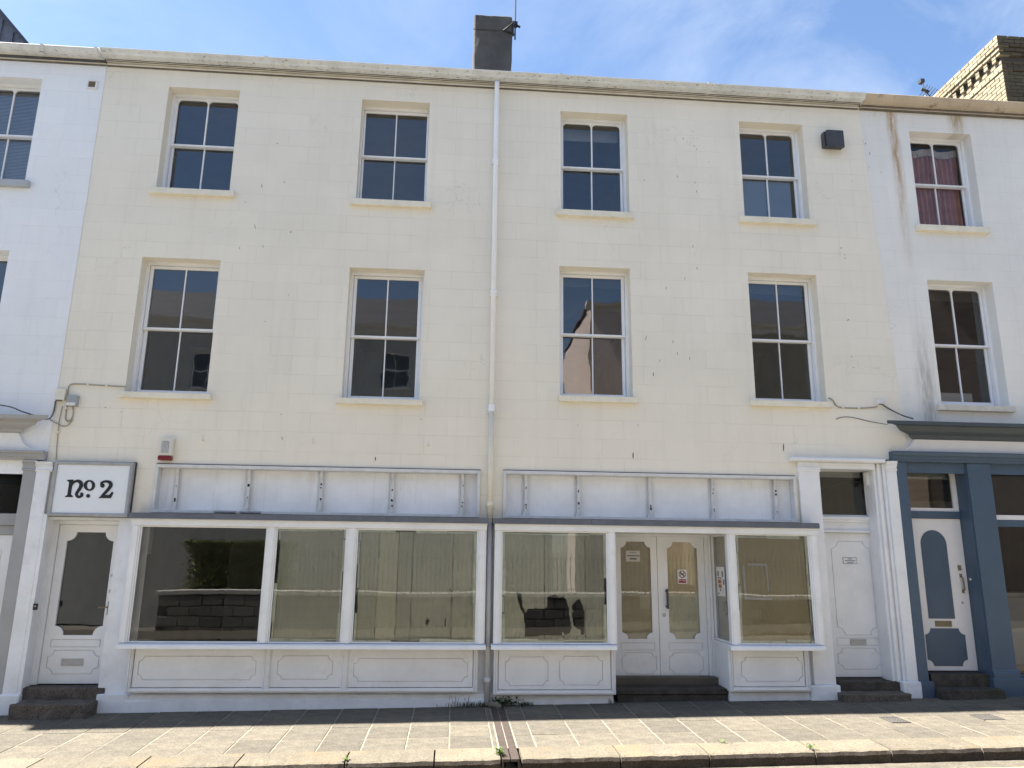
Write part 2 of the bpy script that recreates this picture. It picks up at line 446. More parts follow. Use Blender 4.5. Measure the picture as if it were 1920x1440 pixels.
def fascia_mat():
    t = NT('weathered_white_panel')
    n = t.noise(2.0, 5, 0.6)
    c = t.mix(t.ramp(n, 0.3, 0.7), (0.80,0.81,0.825), (0.70,0.71,0.72))
    st = t.noise(1.0, 6, 0.7, vec=t.map((22,1,0.5)))
    c = t.mix(t.math('MULTIPLY', t.ramp(st, 0.5, 0.8), 0.22), c, (0.42,0.40,0.385))
    r = t.noise(3.0, 5, 0.7, vec=t.map((1.3,1,0.3), loc=(2,0,0)))
    c = t.mix(t.math('MULTIPLY', t.ramp(r, 0.56, 0.75), 0.35), c, (0.48,0.39,0.31))
    return t.fin(c, 0.5, t.bump(t.noise(6, 3), 0.1, 0.01), spec=0.35)
M['fascia'] = fascia_mat()
def gutter_mat(name, col, spots, rust=0.0):
    t = NT(name)
    c = t.mix(t.ramp(t.noise(2.5, 6, 0.65), 0.3, 0.7), col, tuple(k*0.78 for k in col))
    s1 = t.ramp(t.noise(26, 4, 0.75, vec=t.map((0.55,1,1))), 0.56, 0.66)
    s2 = t.ramp(t.noise(1.1, 4, 0.6, vec=t.map((1,0,0))), 0.30, 0.55)
    g = t.n('ShaderNodeNewGeometry')
    sn = t.n('ShaderNodeSeparateXYZ'); t.t.links.new(g.outputs['True Normal'], sn.inputs[0])
    und = t.ramp(t.math('MULTIPLY', sn.outputs[2], -1.0), 0.55, 0.85)      # mould grows on the underside
    c = t.mix(t.math('MULTIPLY', t.math('MULTIPLY', t.math('MULTIPLY', s1, s2), und), spots), c, (0.06,0.05,0.035))
    st = t.noise(1.0, 5, 0.7, vec=t.map((9,1,0.6)))
    c = t.mix(t.math('MULTIPLY', t.ramp(st, 0.5, 0.8), 0.3), c, (0.42,0.39,0.33))
    if rust:
        rm = t.math('MULTIPLY', t.ramp(t.noise(5.0, 7, 0.75, vec=t.map((0.8,1,1), loc=(4,2,1))), 0.55, 0.68), rust)
        c = t.mix(rm, c, (0.17,0.075,0.025))
    return t.fin(c, 0.55, t.bump(t.noise(30, 3), 0.1, 0.004), spec=0.3)
M['gutter'] = gutter_mat('grey_white_gutter', (0.68,0.69,0.68), 0.8)
M['cornice'] = gutter_mat('cream_cornice', (0.72,0.68,0.59), 0.0)
M['gutterbrown'] = gutter_mat('rust_stained_gutter', (0.52,0.435,0.33), 0.2, 0.75)

def paper_mat(name, col, var):
    t = NT(name)
    c = t.mix(t.ramp(t.noise(1.6, 5, 0.6), 0.3, 0.7), col, tuple(k*var for k in col))
    ri = t.n('ShaderNodeObjectInfo').outputs['Random']
    c = t.mix(1.0, c, t.mix(ri, (0.78,0.80,0.82), (1.12,1.12,1.06)), 'MULTIPLY')
    h = t.math('ADD', t.noise(3, 5, 0.6, vec=t.map((2.5,1,0.6), (0,RAD(25),0)), dist=0.6), t.math('MULTIPLY', t.noise(14, 4), 0.2))
    return t.fin(c, 0.62, t.bump(h, 0.8, 0.05), spec=0.35)
M['paper'] = paper_mat('grey_green_lining_paper', (0.55,0.54,0.45), 0.86)
M['kraft'] = paper_mat('brown_kraft_paper', (0.54,0.46,0.31), 0.88)
M['tape'] = paint('pale_green_tape', (0.68,0.72,0.62), 0.5, 0.25, 9, 0.2, 30)
M['tapegrey'] = paint('pale_grey_tape', (0.48,0.49,0.51), 0.5, 0.1, 9, 0.1, 30)
M['ink'] = paint('black_sign_ink', (0.012,0.015,0.017), 0.4, 0.1, 5)
M['signface'] = paint('white_sign_panel', (0.74,0.77,0.80), 0.3, 0.04, 2, 0.02, 20)
M['noticewhite'] = paint('white_notice', (0.75,0.72,0.70), 0.5, 0.05)
M['noticered'] = paint('red_notice_print', (0.30,0.012,0.025), 0.5, 0.1)
M['noticeblue'] = paint('blue_notice_print', (0.10,0.14,0.22), 0.5, 0.1)
M['noticeorange'] = paint('orange_poster_print', (0.45,0.17,0.03), 0.5, 0.1)
M['noticegrey'] = paint('grey_poster_print', (0.13,0.14,0.15), 0.5, 0.1)
M['curtain'] = None

# ------------------------------------------------------------------ ground
KB, KF = -2.07, -2.47              # kerb back and front
def sheet(name, xs, ys, fz, mat):
    mb = MB()
    for y in ys:
        for x in xs: mb.v.append((x, y, fz(x, y)))
    n = len(xs)
    for j in range(len(ys)-1):
        for i in range(n-1):
            a = j*n+i
            mb.f.append((a, a+1, a+n+1, a+n))
    o = mb.build(name, mat)
    o['kind'] = 'structure'
    return o
XS = [-90,-40,-20,-10,0,10,20,40,90]
def roadz(x, y):
    return SL*x + CF*KF - 0.125 + 0.012*min(KF-y, 4.5) - 0.012*max(0, KF-y-4.5)
ground = sheet('ground', [-400,-90,0,90,400], [-400,-60,-11.6,12,400], lambda x,y: SL*max(-90,min(90,x))-0.45, M['asphalt'])
road = sheet('road', XS, [KF-0.001, -4, -7, -9.3], roadz, M['asphalt'])
FARP = -9.3
far_pave = sheet('far_pavement', XS, [FARP, -11.5], lambda x,y: roadz(x,FARP)+0.11, M['slab'])
pave = sheet('pavement', [-14,-8,-4,0,4,8,12,16], [0.6, 0.0, -1.0, KB+0.001], lambda x,y: gz(x,y)+0.0, M['mortar'])
OFF[pave.name] = Vector()
kerb = sheet('kerb', [-14,-8,-4,0,4,8,12,16], [KB, KF+0.03], lambda x,y: gz(x,y)-0.09, M['mortar'])
OFF[kerb.name] = Vector()
# paving slabs, one by one
DRX0, DRX1 = 0.545, 0.715          # drain channel
PX, PY = 0.452, 0.5
tilt = (CF, -SL)
def slab_mesh(w, d, name):
    return mesh_only(box(-w/2, w/2, -d/2, d/2, -0.03, 0.0), name, M['slab'], bevel=0.004)
SLABW = {}
random.seed(3)
i0 = -24
cols = []
x = 0.025+PX*i0
while x < 11.5:
    cols.append((x, x+PX)); x += PX
newc = []
for a, b in cols:
    if b <= DRX0-0.02 or a >= DRX1+0.02: newc.append((a,b)); continue
    if a < DRX0-0.03: newc.append((a, DRX0-0.012))
    if b > DRX1+0.03: newc.append((DRX1+0.012, b))
rows = [(-2.065,-1.565),(-1.565,-1.065),(-1.065,-0.565),(-0.565,-0.02)]
for (a, b) in newc:
    for (c, d) in rows:
        w, dd = b-a-0.013, d-c-0.005
        key = (round(w,3), round(dd,3))
        if key not in SLABW: SLABW[key] = slab_mesh(w, dd, 'paving_slab')
        cx, cy = (a+b)/2, (c+d)/2
        inst('paving_slab', SLABW[key], (cx, cy, gz(cx,cy)+0.004+random.uniform(-0.0025,0.0025)), pave,
             rot=(math.atan(CF)+random.uniform(-.003,.003), -math.atan(SL)+random.uniform(-.003,.003), random.uniform(-.004,.004)))
# kerb stones
kx = [-9.4,-8.3,-7.3,-6.05,-5.0,-3.95,-2.92,-2.02,-0.98,-0.12,DRX0-0.01]
kx2 = [DRX1+0.02,1.72,2.62,3.72,4.52,5.5,6.6,7.6,8.7,9.9]
for lst in (kx, kx2):
    for a, b in zip(lst[:-1], lst[1:]):
        mb = MB()
        g = 0.008
        nx = max(4, int((b-a)/0.05))
        prof = [(KB,0.003),(KF+0.045,0.0),(KF+0.015,-0.012),(KF,-0.045),(KF+0.005,-0.10),(KF+0.01,-0.24),(KB,-0.24)]
        pts = []
        for i in range(nx+1):
            xx = a+g+(b-a-2*g)*i/nx
            for k, (yy, zz) in enumerate(prof):
                r = 0.010 if 1 <= k <= 4 else 0.002
                nv = noise.noise_vector(Vector((xx*9, yy*9+3, zz*9)))
                n2v = noise.noise_vector(Vector((xx*30, yy*30+3, zz*30)))
                pts.append((xx, yy+r*nv.x+0.35*r*n2v.x, gz(xx,yy)+0.006+zz+r*0.7*nv.y+0.3*r*n2v.y))
        m = len(prof)
        fs = []
        for i in range(nx):
            for k in range(m):
                k2 = (k+1) % m
                fs.append((i*m+k, i*m+k2, (i+1)*m+k2, (i+1)*m+k))
        fs.append(tuple(range(m))); fs.append(tuple(nx*m+k for k in reversed(range(m))))
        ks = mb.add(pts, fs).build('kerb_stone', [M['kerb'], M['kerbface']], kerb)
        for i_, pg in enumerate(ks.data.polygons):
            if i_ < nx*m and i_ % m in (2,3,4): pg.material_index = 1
# concrete channel strip beside the kerb and yellow line
def strip(name, y0, y1, dz, mat, x0=-12, x1=14):
    mb = MB(); n = 26
    for i in range(n+1):
        xx = x0+(x1-x0)*i/n
        mb.v += [(xx,y0,roadz(xx,y0)+dz),(xx,y1,roadz(xx,y1)+dz)]
    for i in range(n): mb.f.append((2*i,2*i+2,2*i+3,2*i+1))
    o = mb.build(name, mat); o['kind'] = 'structure'
    return o
strip('road_gutter', KF-0.0, KF-0.26, 0.004, M['slab'])
strip('yellow_line', KF-0.27, KF-0.37, 0.008, M['yellowline'])

# ------------------------------------------------------------------ building helpers
def wall_mesh(x0, x1, z0, z1, openings, y=0.0, depth=0.3, shear=None, zstep=None):
    """upright wall sheet with openings (x0,x1,z0,z1) and their reveals"""
    xs = sorted(set([x0,x1]+[v for o in openings for v in o[:2] if x0 < v < x1]))
    zs = sorted(set([z0,z1]+[v for o in openings for v in o[2:4] if z0 < v < z1]))
    if zstep:
        k = z0+zstep
        while k < z1-0.01:
            if all(abs(k-v) > 0.02 for v in zs): zs.append(k)
            k += zstep
        zs.sort()
    mb = MB(); idx = {}
    def vid(i, j):
        if (i,j) not in idx:
            xx = xs[i]
            if shear and i == len(xs)-1: xx = shear(zs[j])
            idx[(i,j)] = len(mb.v); mb.v.append((xx, y, zs[j]))
        return idx[(i,j)]
    for i in range(len(xs)-1):
        for j in range(len(zs)-1):
            cx, cz = (xs[i]+xs[i+1])/2, (zs[j]+zs[j+1])/2
            if any(o[0] < cx < o[1] and o[2] < cz < o[3] for o in openings): continue
            mb.f.append((vid(i,j), vid(i+1,j), vid(i+1,j+1), vid(i,j+1)))
    for o in openings:
        d = o[4] if len(o) > 4 else depth
        a, b, c, e = o[:4]
        ring = [(a,c),(b,c),(b,e),(a,e)]
        for k in range(4):
            p, q = ring[k], ring[(k+1) % 4]
            if c <= z0+1e-6 and k == 0: continue
            if b > x1 and k in (1,2): continue
            mb.add([(p[0],y,p[1]),(q[0],y,q[1]),(q[0],y+d,q[1]),(p[0],y+d,p[1])], [(0,1,2,3)])
    return mb

def sash(parent, o, kind, yw=0.2, sill=None, split=0.5, timber='timber', sillmat='sillcream', name='sash_window', glass='glasstop', label=None, thin=False):
    x0, x1, z0, z1 = o
    T = M[timber]
    fw = 0.030 if kind == 'A' else (0.012 if thin else 0.038)
    zt = z1-(0.022 if kind == 'A' else 0.04)
    zb = z0+0.03
    fr = MB()
    fr.box(x0-0.01, x0+fw, yw, yw+0.14, z0, z1+0.01).box(x1-fw, x1+0.01, yw, yw+0.14, z0, z1+0.01)
    fr.box(x0+fw, x1-fw, yw+0.001, yw+0.14, zt, z1+0.012).box(x0+fw, x1-fw, yw-0.012, yw+0.14, z0-0.005, zb)
    if kind == 'A':      # staff beads
        fr.box(x0+fw, x0+fw+0.008, yw+0.006, yw+0.03, zb, zt).box(x1-fw-0.008, x1-fw, yw+0.006, yw+0.03, zb, zt)
        fr.box(x0+fw+0.008, x1-fw-0.008, yw+0.006, yw+0.03, zt-0.010, zt)
    win = fr.build(name, T, parent, bevel=0.004, label=label)
    ix0, ix1 = x0+fw+0.004, x1-fw-0.004
    mid = z0+(z1-z0)*split
    st = 0.040 if kind == 'A' else (0.028 if thin else 0.046)
    bar = 0.011 if kind == 'A' else 0.009
    xm = (ix0+ix1)/2
    for nm, a, b, ya, br, tr in (('upper_sash', mid-0.018, zt-0.004, yw+0.032, 0.038, 0.042), ('lower_sash', zb+0.001, mid+0.02, yw+0.078, 0.075 if kind == 'A' else 0.055, 0.036)):
        s = MB(); yb = ya+0.042
        s.box(ix0, ix0+st, ya, yb, a, b).box(ix1-st, ix1, ya, yb, a, b)
        s.box(ix0+st, ix1-st, ya+0.001, yb-0.001, a, a+br).box(ix0+st, ix1-st, ya+0.001, yb-0.001, b-tr, b)
        if nm == 'upper_sash':
            s.box(ix0-0.002, ix1+0.002, ya-0.012, ya-0.0005, a+0.004, a+0.03)
        s.box(xm-bar, xm+bar, ya+0.004, yb-0.006, a+br, b-tr)
        if kind == 'A' and nm == 'upper_sash':
            r = 0.062
            for (cx, sg) in ((ix0+st,1),(xm-bar,-1),(xm+bar,1),(ix1-st,-1)):
                pts = [(cx,b-tr)]+[(cx+sg*(r-r*math.sin(RAD(t))), b-tr-(r-r*math.cos(RAD(t)))) for t in (0,18,36,54,72,90)]
                s.plate(pts, ya+0.003, yb-0.004)
        s.build(nm, T, win, bevel=0.003)
        yg = ya+0.024
        for c, d in ((ix0+st,xm-bar),(xm+bar,ix1-st)):
            MB().quad((c,yg,a+br),(d,yg,a+br),(d,yg,b-tr),(c,yg,b-tr)).build('pane', M[glass], win)
    if sill:
        sx0, sx1, sz0, sz1, sy = sill
        s = MB()
        s.prism([[(sy,sz0),(yw+0.0,sz0),(yw+0.0,z0+0.002),(sy,sz1)]], lambda p,t: (t,p[0],p[1]), sx0, sx1)
        s.build('sill', M[sillmat], win, bevel=0.008, seg=2, sub=0)
    return win

def winpx(TL, TR, sBL, sBR, hpx=11, sy=-0.075):
    """opening and sill of a window from photo pixels of its head (wall plane) and sill front"""
    a, b = W(*TL), W(*TR)
    c, d = W(*sBL, sy), W(*sBR, sy)
    t = W(sBL[0], sBL[1]-hpx, sy)
    sz0 = (c[1]+d[1])/2; sz1 = sz0+(t[1]-c[1])
    z0 = sz1+0.012
    return (a[0], b[0], z0, (a[1]+b[1])/2), (c[0], d[0], sz0, sz1, sy)

ZTOP = W(903, 163)[1]               # underside of the cornice
XL = (W(203,120)[0]+W(108,720)[0])/2
XRT, XRB = W(1607,190)[0], W(1700,830)[0]
ZB1, ZT1 = W(1700,830)[1], W(1607,190)[1]
def xr(z):
    return XRT+(XRB-XRT)*(ZT1-z)/(ZT1-ZB1)+0.010*noise.noise(Vector((z*1.7,3,1)))+0.005*noise.noise(Vector((z*7,3,1)))

# ------------------------------------------------------------------ the cream building
main = thing('cream_terrace_house', (0.5, 0.0, 0.0), 'three-storey cream rendered terrace house with two empty white shopfronts and eight sash windows', 'building')
WIN = {}
for k, v in dict(
    t1=((317,162),(450,170),(277,360),(437,368)), t2=((679,186),(806,193),(656,381),(808,389)),
    t3=((1051,208),(1176,215),(1043,402),(1188,408)), t4=((1385,227),(1504,234),(1389,416),(1532,420)),
    m1=((267,481),(414,488),(220,744),(393,749)), m2=((656,500),(796,507),(629,757),(792,759)),
    m3=((1049,498),(1181,504),(1049,752),(1196,755)), m4=((1402,511),(1530,515),(1409,760),(1563,764)),
    r1=((1704,245),(1820,252),(1722,430),(1858,437)), r2=((1738,523),(1861,530),(1762,768),(1906,773))).items():
    WIN[k] = winpx(*v)
ZLOW = W(560, 971)[1]              # the cream render stops at the lead flashing
F1 = RECT((296,872),(900,881),(284,969),(897,972))
F2 = RECT((946,881),(1488,895),(943,973),(1495,986))
DR = (W(1492,1000)[0]-0.02, xr(ZLOW)+0.01, ZLOW-1.0, W(1580,860)[1])
ops = [WIN[k][0]+(0.22,) for k in ('t1','t2','t3','t4','m1','m2','m3','m4')]
ops += [(F1[0],F1[1],ZLOW-0.5,F1[3],0.13), (F2[0],F2[1],ZLOW-0.5,F2[3],0.13)]
DRX = (W(1500,900)[0], XRT+0.5)
ops += [(DRX[0],DRX[1],ZLOW-0.5,DR[3],0.02)]
wall_mesh(XL-0.04, XRT, ZLOW, ZTOP, ops, 0.0, 0.22, xr, 0.1).build('wall', M['cream'], main)
for k in ('t1','t2','t3','t4','m1','m2','m3','m4'):
    o, s = WIN[k]
    kind = 'A' if k in ('t1','t3','t4') else 'B'
    sash(main, o, kind, 0.19, s, 0.5 if k[0] == 't' else 0.495, 'timber' if kind == 'A' else 'upvc', glass='glasstop', thin=(k == 't2'))
# things seen in or behind the panes
o = WIN['t4'][0]
box(o[0]+0.12, o[1]-0.12, 0.33, 0.335, o[2]+0.09, (o[2]+o[3])/2-0.02).build('privacy_film', paint('frosted_film', (0.30,0.36,0.44), 0.5, 0.1, 2), main)
o = WIN['t3'][0]
box(o[0]+0.06, o[1]-0.06, 0.45, 0.47, o[3]-0.24, o[3]-0.03).build('blind_box', M['interior'], main)
# rooms behind the windows, floor by floor
FL = [3.35, 6.15, 9.0]
rm = MB()
rm.box(XL+0.05, XRT-0.05, 4.6, 4.7, 0.0, 9.0)
for xx in (XL+0.05, -2.0, 0.55, 3.0, XRT-0.1):
    rm.box(xx-0.05, xx+0.05, 0.36, 4.6, 3.1, 9.0)
rm.build('interior_wall', M['interior'], main)
box(XL, XRT, 0.36, 4.6, 3.12, 3.35).build('floor_slab', M['intfloor'], main)
box(XL, XRT, 0.36, 4.6, 5.95, 6.15).build('floor_slab', M['intfloor'], main)
box(XL, XRT, 0.36, 4.6, 9.0, 9.1).build('ceiling', M['interior'], main)
# backing behind the wall sheet so no light leaks in round the windows
bk = wall_mesh(XL, XRT, 3.1, 9.05, [(a[0]+0.02,a[1]-0.02,a[2]+0.02,a[3]-0.02) for a in (WIN[k][0] for k in ('t1','t2','t3','t4','m1','m2','m3','m4'))], 0.345, 0.02)
bk.build('inner_lining', M['interior'], main)

# cornice and gutter (profile y,z from the cornice underside)
GY = -0.26
ZG = (W(203,87,GY)[1]+W(1607,174,GY)[1])/2
def cornice_prof(zb, zg):
    return [(0.02,zb-0.012),(-0.030,zb-0.012),(-0.036,zb+0.012),(-0.008,zb+0.016),(-0.008,zb+0.028),(-0.055,zb+0.034),(-0.068,zb+0.05),(-0.068,zb+0.062),(-0.095,zb+0.068),(-0.095,zg-0.092),(0.02,zg-0.092)]
def gutter_prof(zg):
    return [(-0.09,zg-0.080),(-0.185,zg-0.078),(-0.205,zg-0.070),(-0.212,zg-0.052),(-0.232,zg-0.038),(-0.252,zg-0.028),(-0.264,zg-0.014),(-0.268,zg),(-0.25,zg),(-0.24,zg-0.015),(-0.12,zg-0.02),(-0.09,zg-0.01)]
MB().profx(cornice_prof(ZTOP, ZG), XL+0.01, XRT).build('cornice', M['cornice'], main, bevel=0.006, seg=2)
gut = MB().profx(gutter_prof(ZG), XL-0.01, XRT+0.02).build('gutter', M['gutter'], main, bevel=0.006, seg=2)
for px_ in (497, 1052, 1330):
    gx = W(px_, 130, GY)[0]
    MB().profx([(p[0]*1.03-0.004, p[1]-0.004 if p[1] < ZG-0.05 else p[1]+0.003) for p in gutter_prof(ZG)], gx-0.035, gx+0.035).build('gutter_joint', M['gutter'], gut)
    MB().profx([(p[0]-0.003, p[1]-0.002) for p in cornice_prof(ZTOP, ZG)], gx-0.03, gx+0.03).build('cornice_joint', M['cornice'], main)
M['shadeline'] = paint('shadow_and_dirt_line', (0.16,0.145,0.12), 0.9, 0.4, 6, 0.4, 30)  # for dark strips that draw the shadow and dirt lines at cornice and gutter
box(XL+0.01, XRT-0.01, -0.030, 0.0, ZTOP-0.024, ZTOP-0.0125).build('shadow_dirt_line', M['shadeline'], main, rough=0.002, sub=6)
box(XL+0.01, XRT-0.01, -0.100, -0.02, ZG-0.0915, ZG-0.0805).build('shadow_dirt_line', M['shadeline'], main)
# roof slope behind the gutter
MB().add([(XL,-0.08,ZG-0.02),(XRT,-0.08,ZG-0.02),(XRT,4.7,ZG+1.9),(XL,4.7,ZG+1.9),(XL,-0.08,ZG-0.1),(XRT,-0.08,ZG-0.1),(XRT,4.7,ZG+1.8),(XL,4.7,ZG+1.8)],
         [(0,1,2,3),(4,5,6,7),(0,1,5,4),(2,3,7,6),(1,2,6,5),(0,3,7,4)]).build('roof', M['slate'], main)
# rendered chimney
CY = 1.1
cx0, cx1 = W(888,80,CY)[0], W(960,80,CY)[0]
cz1 = W(920,27,CY)[1]
c = MB().box(cx0, cx1, CY, CY+0.62, ZG-0.1, cz1)
M['chimney'] = stone('dark_cement_render', (0.098,0.095,0.092), (0.062,0.061,0.061), 0.15, 60, 1.0, 3.0, 0.95, (0.02,0.02,0.02), ((0.11,0.10,0.09), 0.3))
def litrender():
    t = NT('grey_render_stack'); return t
chim = c.build("chimney", M["chimney"], main, rough=0.022, rs=6.0, sub=9)
chim.modifiers.new('b', 'BEVEL').width = 0.02
# downpipe: white above, cream below the first floor sills, grey by the shops
p_top, p_mid, p_low, p_bot = W(932,148,-0.15), W(923,770,-0.08), W(918,985,-0.08), W(913,1312,-0.08)
xpt = lambda py: W(932+(913-932)*(py-148)/(1312-148), py, -0.08)[0]
pz = lambda py: W(920, py, -0.08)[1]
x_a = xpt(160)
dp = MB().tube([(xpt(150),-0.14,ZG-0.11),(xpt(155),-0.12,ZG-0.2),(xpt(175),-0.085,ZG-0.33),(xpt(200),-0.08,pz(200)),(xpt(768),-0.08,pz(768))], 0.037, 14).build('downpipe', M['pipe'], main, smooth=True)
MB().tube([(xpt(766),-0.08,pz(766)),(xpt(978),-0.08,pz(978))], 0.037, 14).build('downpipe', M['pipecream'], main, smooth=True)
MB().tube([(xpt(976),-0.08,pz(976)),(xpt(1326),-0.08,pz(1322))], 0.036, 14).build('downpipe', M['pipegrey'], main, smooth=True)
for py, mt in ((300,'pipe'),(547,'pipe'),(762,'pipe'),(768,'pipe'),(945,'pipecream'),(1274,'pipegrey')):
    xx, zz = xpt(py), pz(py)
    b = MB().tube([(xx,-0.08,zz-0.028),(xx,-0.08,zz-0.02),(xx,-0.08,zz+0.02),(xx,-0.08,zz+0.028)], [0.040,0.047,0.047,0.040], 14)
    b.box(xx-0.062, xx+0.062, -0.05, -0.005, zz-0.045, zz-0.02)
    b.build('pipe_bracket', M[mt], main)

# ------------------------------------------------------------------ joinery helpers
def leaf(parent, name, x0, x1, z0, z1, y, mat, cut=(), panels=(), panelmat=None, th=0.045, g=0.009, label=None):
    """door leaf or board: cut = loops cut right through; panels = loops set in with a groove round them"""
    grown = []
    for p in panels:
        a, b, c, d, r = p
        grown.append(notched(a-g, b+g, c-g, d+g, r, 6) if r else rectloop(a-g, b+g, c-g, d+g))
    mb = MB()
    mb.plate(rectloop(x0,x1,z0,z1), y, y+0.013, list(cut)+grown)
    mb.plate(rectloop(x0,x1,z0,z1), y+0.0131, y+th, list(cut))
    o = mb.build(name, mat, parent, bevel=0.002, label=label)
    for p in panels:
        a, b, c, d, r = p
        MB().plate(notched(a,b,c,d,r,6) if r else rectloop(a,b,c,d), y+0.001, y+0.0128).build('panel', panelmat or mat, o, bevel=0.002)
    return o
def pane(parent, x0, x1, z0, z1, y, mat='shopglass', name='pane'):
    return MB().quad((x0,y,z0),(x1,y,z0),(x1,y,z1),(x0,y,z1)).build(name, M[mat], parent)
def letterplate(parent, x0, x1, z0, z1, y, m1='steel', m2='offwhite'):
    o = MB().plate(rectloop(x0,x1,z0,z1), y-0.012, y, [rectloop(x0+0.025,x1-0.025,z0+0.016,z1-0.016)])
    o.plate(rectloop(x0+0.022,x1-0.022,z0+0.014,z1-0.014), y-0.006, y-0.001)
    return o.build('letter_plate', M[m1], parent, bevel=0.002)
def disc(x, z, r, y0, y1, n=16):
    return MB().plate([(x+r*math.cos(2*math.pi*i/n), z+r*math.sin(2*math.pi*i/n)) for i in range(n)], y0, y1)
def stoneblock(parent, name, x0, x1, y0, y1, z0, z1, mat, rough=0.012, bev=0.012):
    mb = MB()
    nx, ny, nz = max(2,int((x1-x0)/0.05)), max(2,int((y1-y0)/0.06)), max(2,int((z1-z0)/0.05))
    o = MB().box(x0,x1,y0,y1,z0,z1)
    b = o.build(name, mat, parent, sub=10, rough=rough, rs=9.0)
    m = b.modifiers.new('b','BEVEL'); m.width = bev; m.segments = 2; m.limit_method = 'ANGLE'; m.angle_limit = RAD(50)
    return b
def inpoly(x, z, poly):
    c = False; j = len(poly)-1
    for i in range(len(poly)):
        xi, zi = poly[i]; xj, zj = poly[j]
        if (zi > z) != (zj > z) and x < (xj-xi)*(z-zi)/(zj-zi)+xi: c = not c
        j = i
    return c
def paper(parent, x0, x1, z0, z1, y, mat, seed, holes=(), step=0.03, fold=0.009, diag=0.0, curl=0.0, ragged=0.0):
    nx, nz = max(2,int((x1-x0)/step)), max(2,int((z1-z0)/step))
    mb = MB(); idx = {}
    rnd = random.Random(seed)
    creases = [(rnd.uniform(0,1), rnd.uniform(0.004,0.011)*rnd.choice((1,-1)), rnd.uniform(0.01,0.03)) for _ in range(3)]
    def vid(i, j):
        if (i,j) in idx: return idx[(i,j)]
        u, v = i/nx, j/nz
        xx, zz = x0+(x1-x0)*u, z0+(z1-z0)*v
        if i in (0,nx): xx += ragged*noise.noise(Vector((zz*7,seed,i)))
        if j in (0,nz): zz += ragged*noise.noise(Vector((xx*9,seed,j+9)))
        d = fold*noise.noise(Vector((xx*5+seed*3.1, zz*0.6, seed)))+0.5*fold*noise.noise(Vector((xx*9, zz*3, seed+4)))
        if diag: d += diag*abs(noise.noise(Vector(((xx+zz*0.8)*5.5, (xx-zz)*0.9, seed+7))))
        for cu, h, w in creases:
            d += h*math.exp(-((u-cu-0.03*(v-0.5))*(x1-x0)/w)**2)*0.7
        idx[(i,j)] = len(mb.v); mb.v.append((xx, y+max(-0.012, d), zz))
        return idx[(i,j)]
    for i in range(nx):
        for j in range(nz):
            cx, cz = x0+(x1-x0)*(i+.5)/nx, z0+(z1-z0)*(j+.5)/nz
            if any(inpoly(cx, cz, h) for h in holes): continue
            mb.f.append((vid(i,j), vid(i+1,j), vid(i+1,j+1), vid(i,j+1)))
    return mb.build('paper_sheet', mat, parent, smooth=True)
def tapes(parent, x0, x1, z0, z1, y, seed, w=0.035, mat='tape'):
    rnd = random.Random(seed)
    def run(horizontal, pos, a, b):
        t = a
        while t < b-0.02:
            e = min(b, t+rnd.uniform(0.18,0.5)); ww = w*rnd.uniform(0.5,1.25); q = pos+rnd.uniform(-0.008,0.008); yy = y+rnd.uniform(-0.0015,0.0015)
            if rnd.random() < 0.85:
                if horizontal: MB().box(t, e, yy, yy+0.0008, q-ww/2, q+ww/2).build('tape_strip', M[mat], parent)
                else: MB().box(q-ww/2, q+ww/2, yy, yy+0.0008, t, e).build('tape_strip', M[mat], parent)
            t = e+rnd.uniform(-0.02,0.02)
    run(True, z0+w/2, x0, x1); run(True, z1-w/2, x0, x1); run(False, x0+w/2, z0, z1); run(False, x1-w/2, z0, z1)

# ------------------------------------------------------------------ ground floor of the cream house
BY = -0.22                          # front of the shop bays
zs_ = (W(570,1206,BY)[1]+W(1240,1209,BY)[1])/2            # top of sill at the frame
b1x0 = (W(247,982,BY)[0]+W(224,1203,BY)[0])/2
b1x1 = (W(913,984,BY)[0]+W(908,1205,BY)[0])/2
b2x0 = (W(928,985,BY)[0]+W(925,1205,BY)[0])/2
b2x1 = (W(1533,1000,BY)[0]+W(1547,1206,BY)[0])/2
DY = 0.20
d1x0 = (W(104,980,DY)[0]+W(57,1283,DY)[0])/2
d1x1 = (W(236,980,DY)[0]+W(197,1284,DY)[0])/2
d1z0, d1z1 = W(125,1284,DY)[1], W(170,976,DY)[1]
wall_mesh(XL, b1x0+0.14, -0.6, ZLOW-0.001, [(d1x0,d1x1,-0.6,d1z1,0.3)], 0.0, 0.3).build('pier', M['plinth'], main)
box(b1x1-0.16, b2x0+0.06, 0.0, 0.25, -0.6, zs_-0.07).build('pier', M['plinth'], main)
box(b1x1-0.04, b2x0+0.04, 0.0, 0.25, zs_-0.07, ZLOW-0.001).build('pier', M['plinth'], main)
# left pilaster shared with the grey shop
PLx0 = (W(72,869,-0.06)[0]+W(3,1290,-0.06)[0])/2
PLx1 = (W(96,869,-0.06)[0]+W(33,1290,-0.06)[0])/2
pzt = W(80,866,-0.06)[1]
pl = box(PLx0, PLx1, -0.06, 0.05, -0.5, pzt-0.12).build('pilaster', M['plinth'], main, bevel=0.006)
cp = MB().profx([(0.0,pzt-0.125),(-0.065,pzt-0.125),(-0.075,pzt-0.11),(-0.065,pzt-0.10),(-0.065,pzt-0.06),(-0.085,pzt-0.045),(-0.075,pzt-0.03),(-0.10,pzt-0.012),(-0.10,pzt),(0,pzt)], PLx0-0.01, PLx1+0.03).build('capital', M['plinth'], pl)
box(PLx0-0.03, PLx1+0.05, -0.09, 0.05, -0.5, gz(-5.4,0)+0.24).build('base_block', M['plinth'], pl, bevel=0.02, seg=2)
box(PLx1+0.001, d1x0+0.02, -0.058, 0.02, -0.5, ZLOW).build('pier', M['plinth'], main)

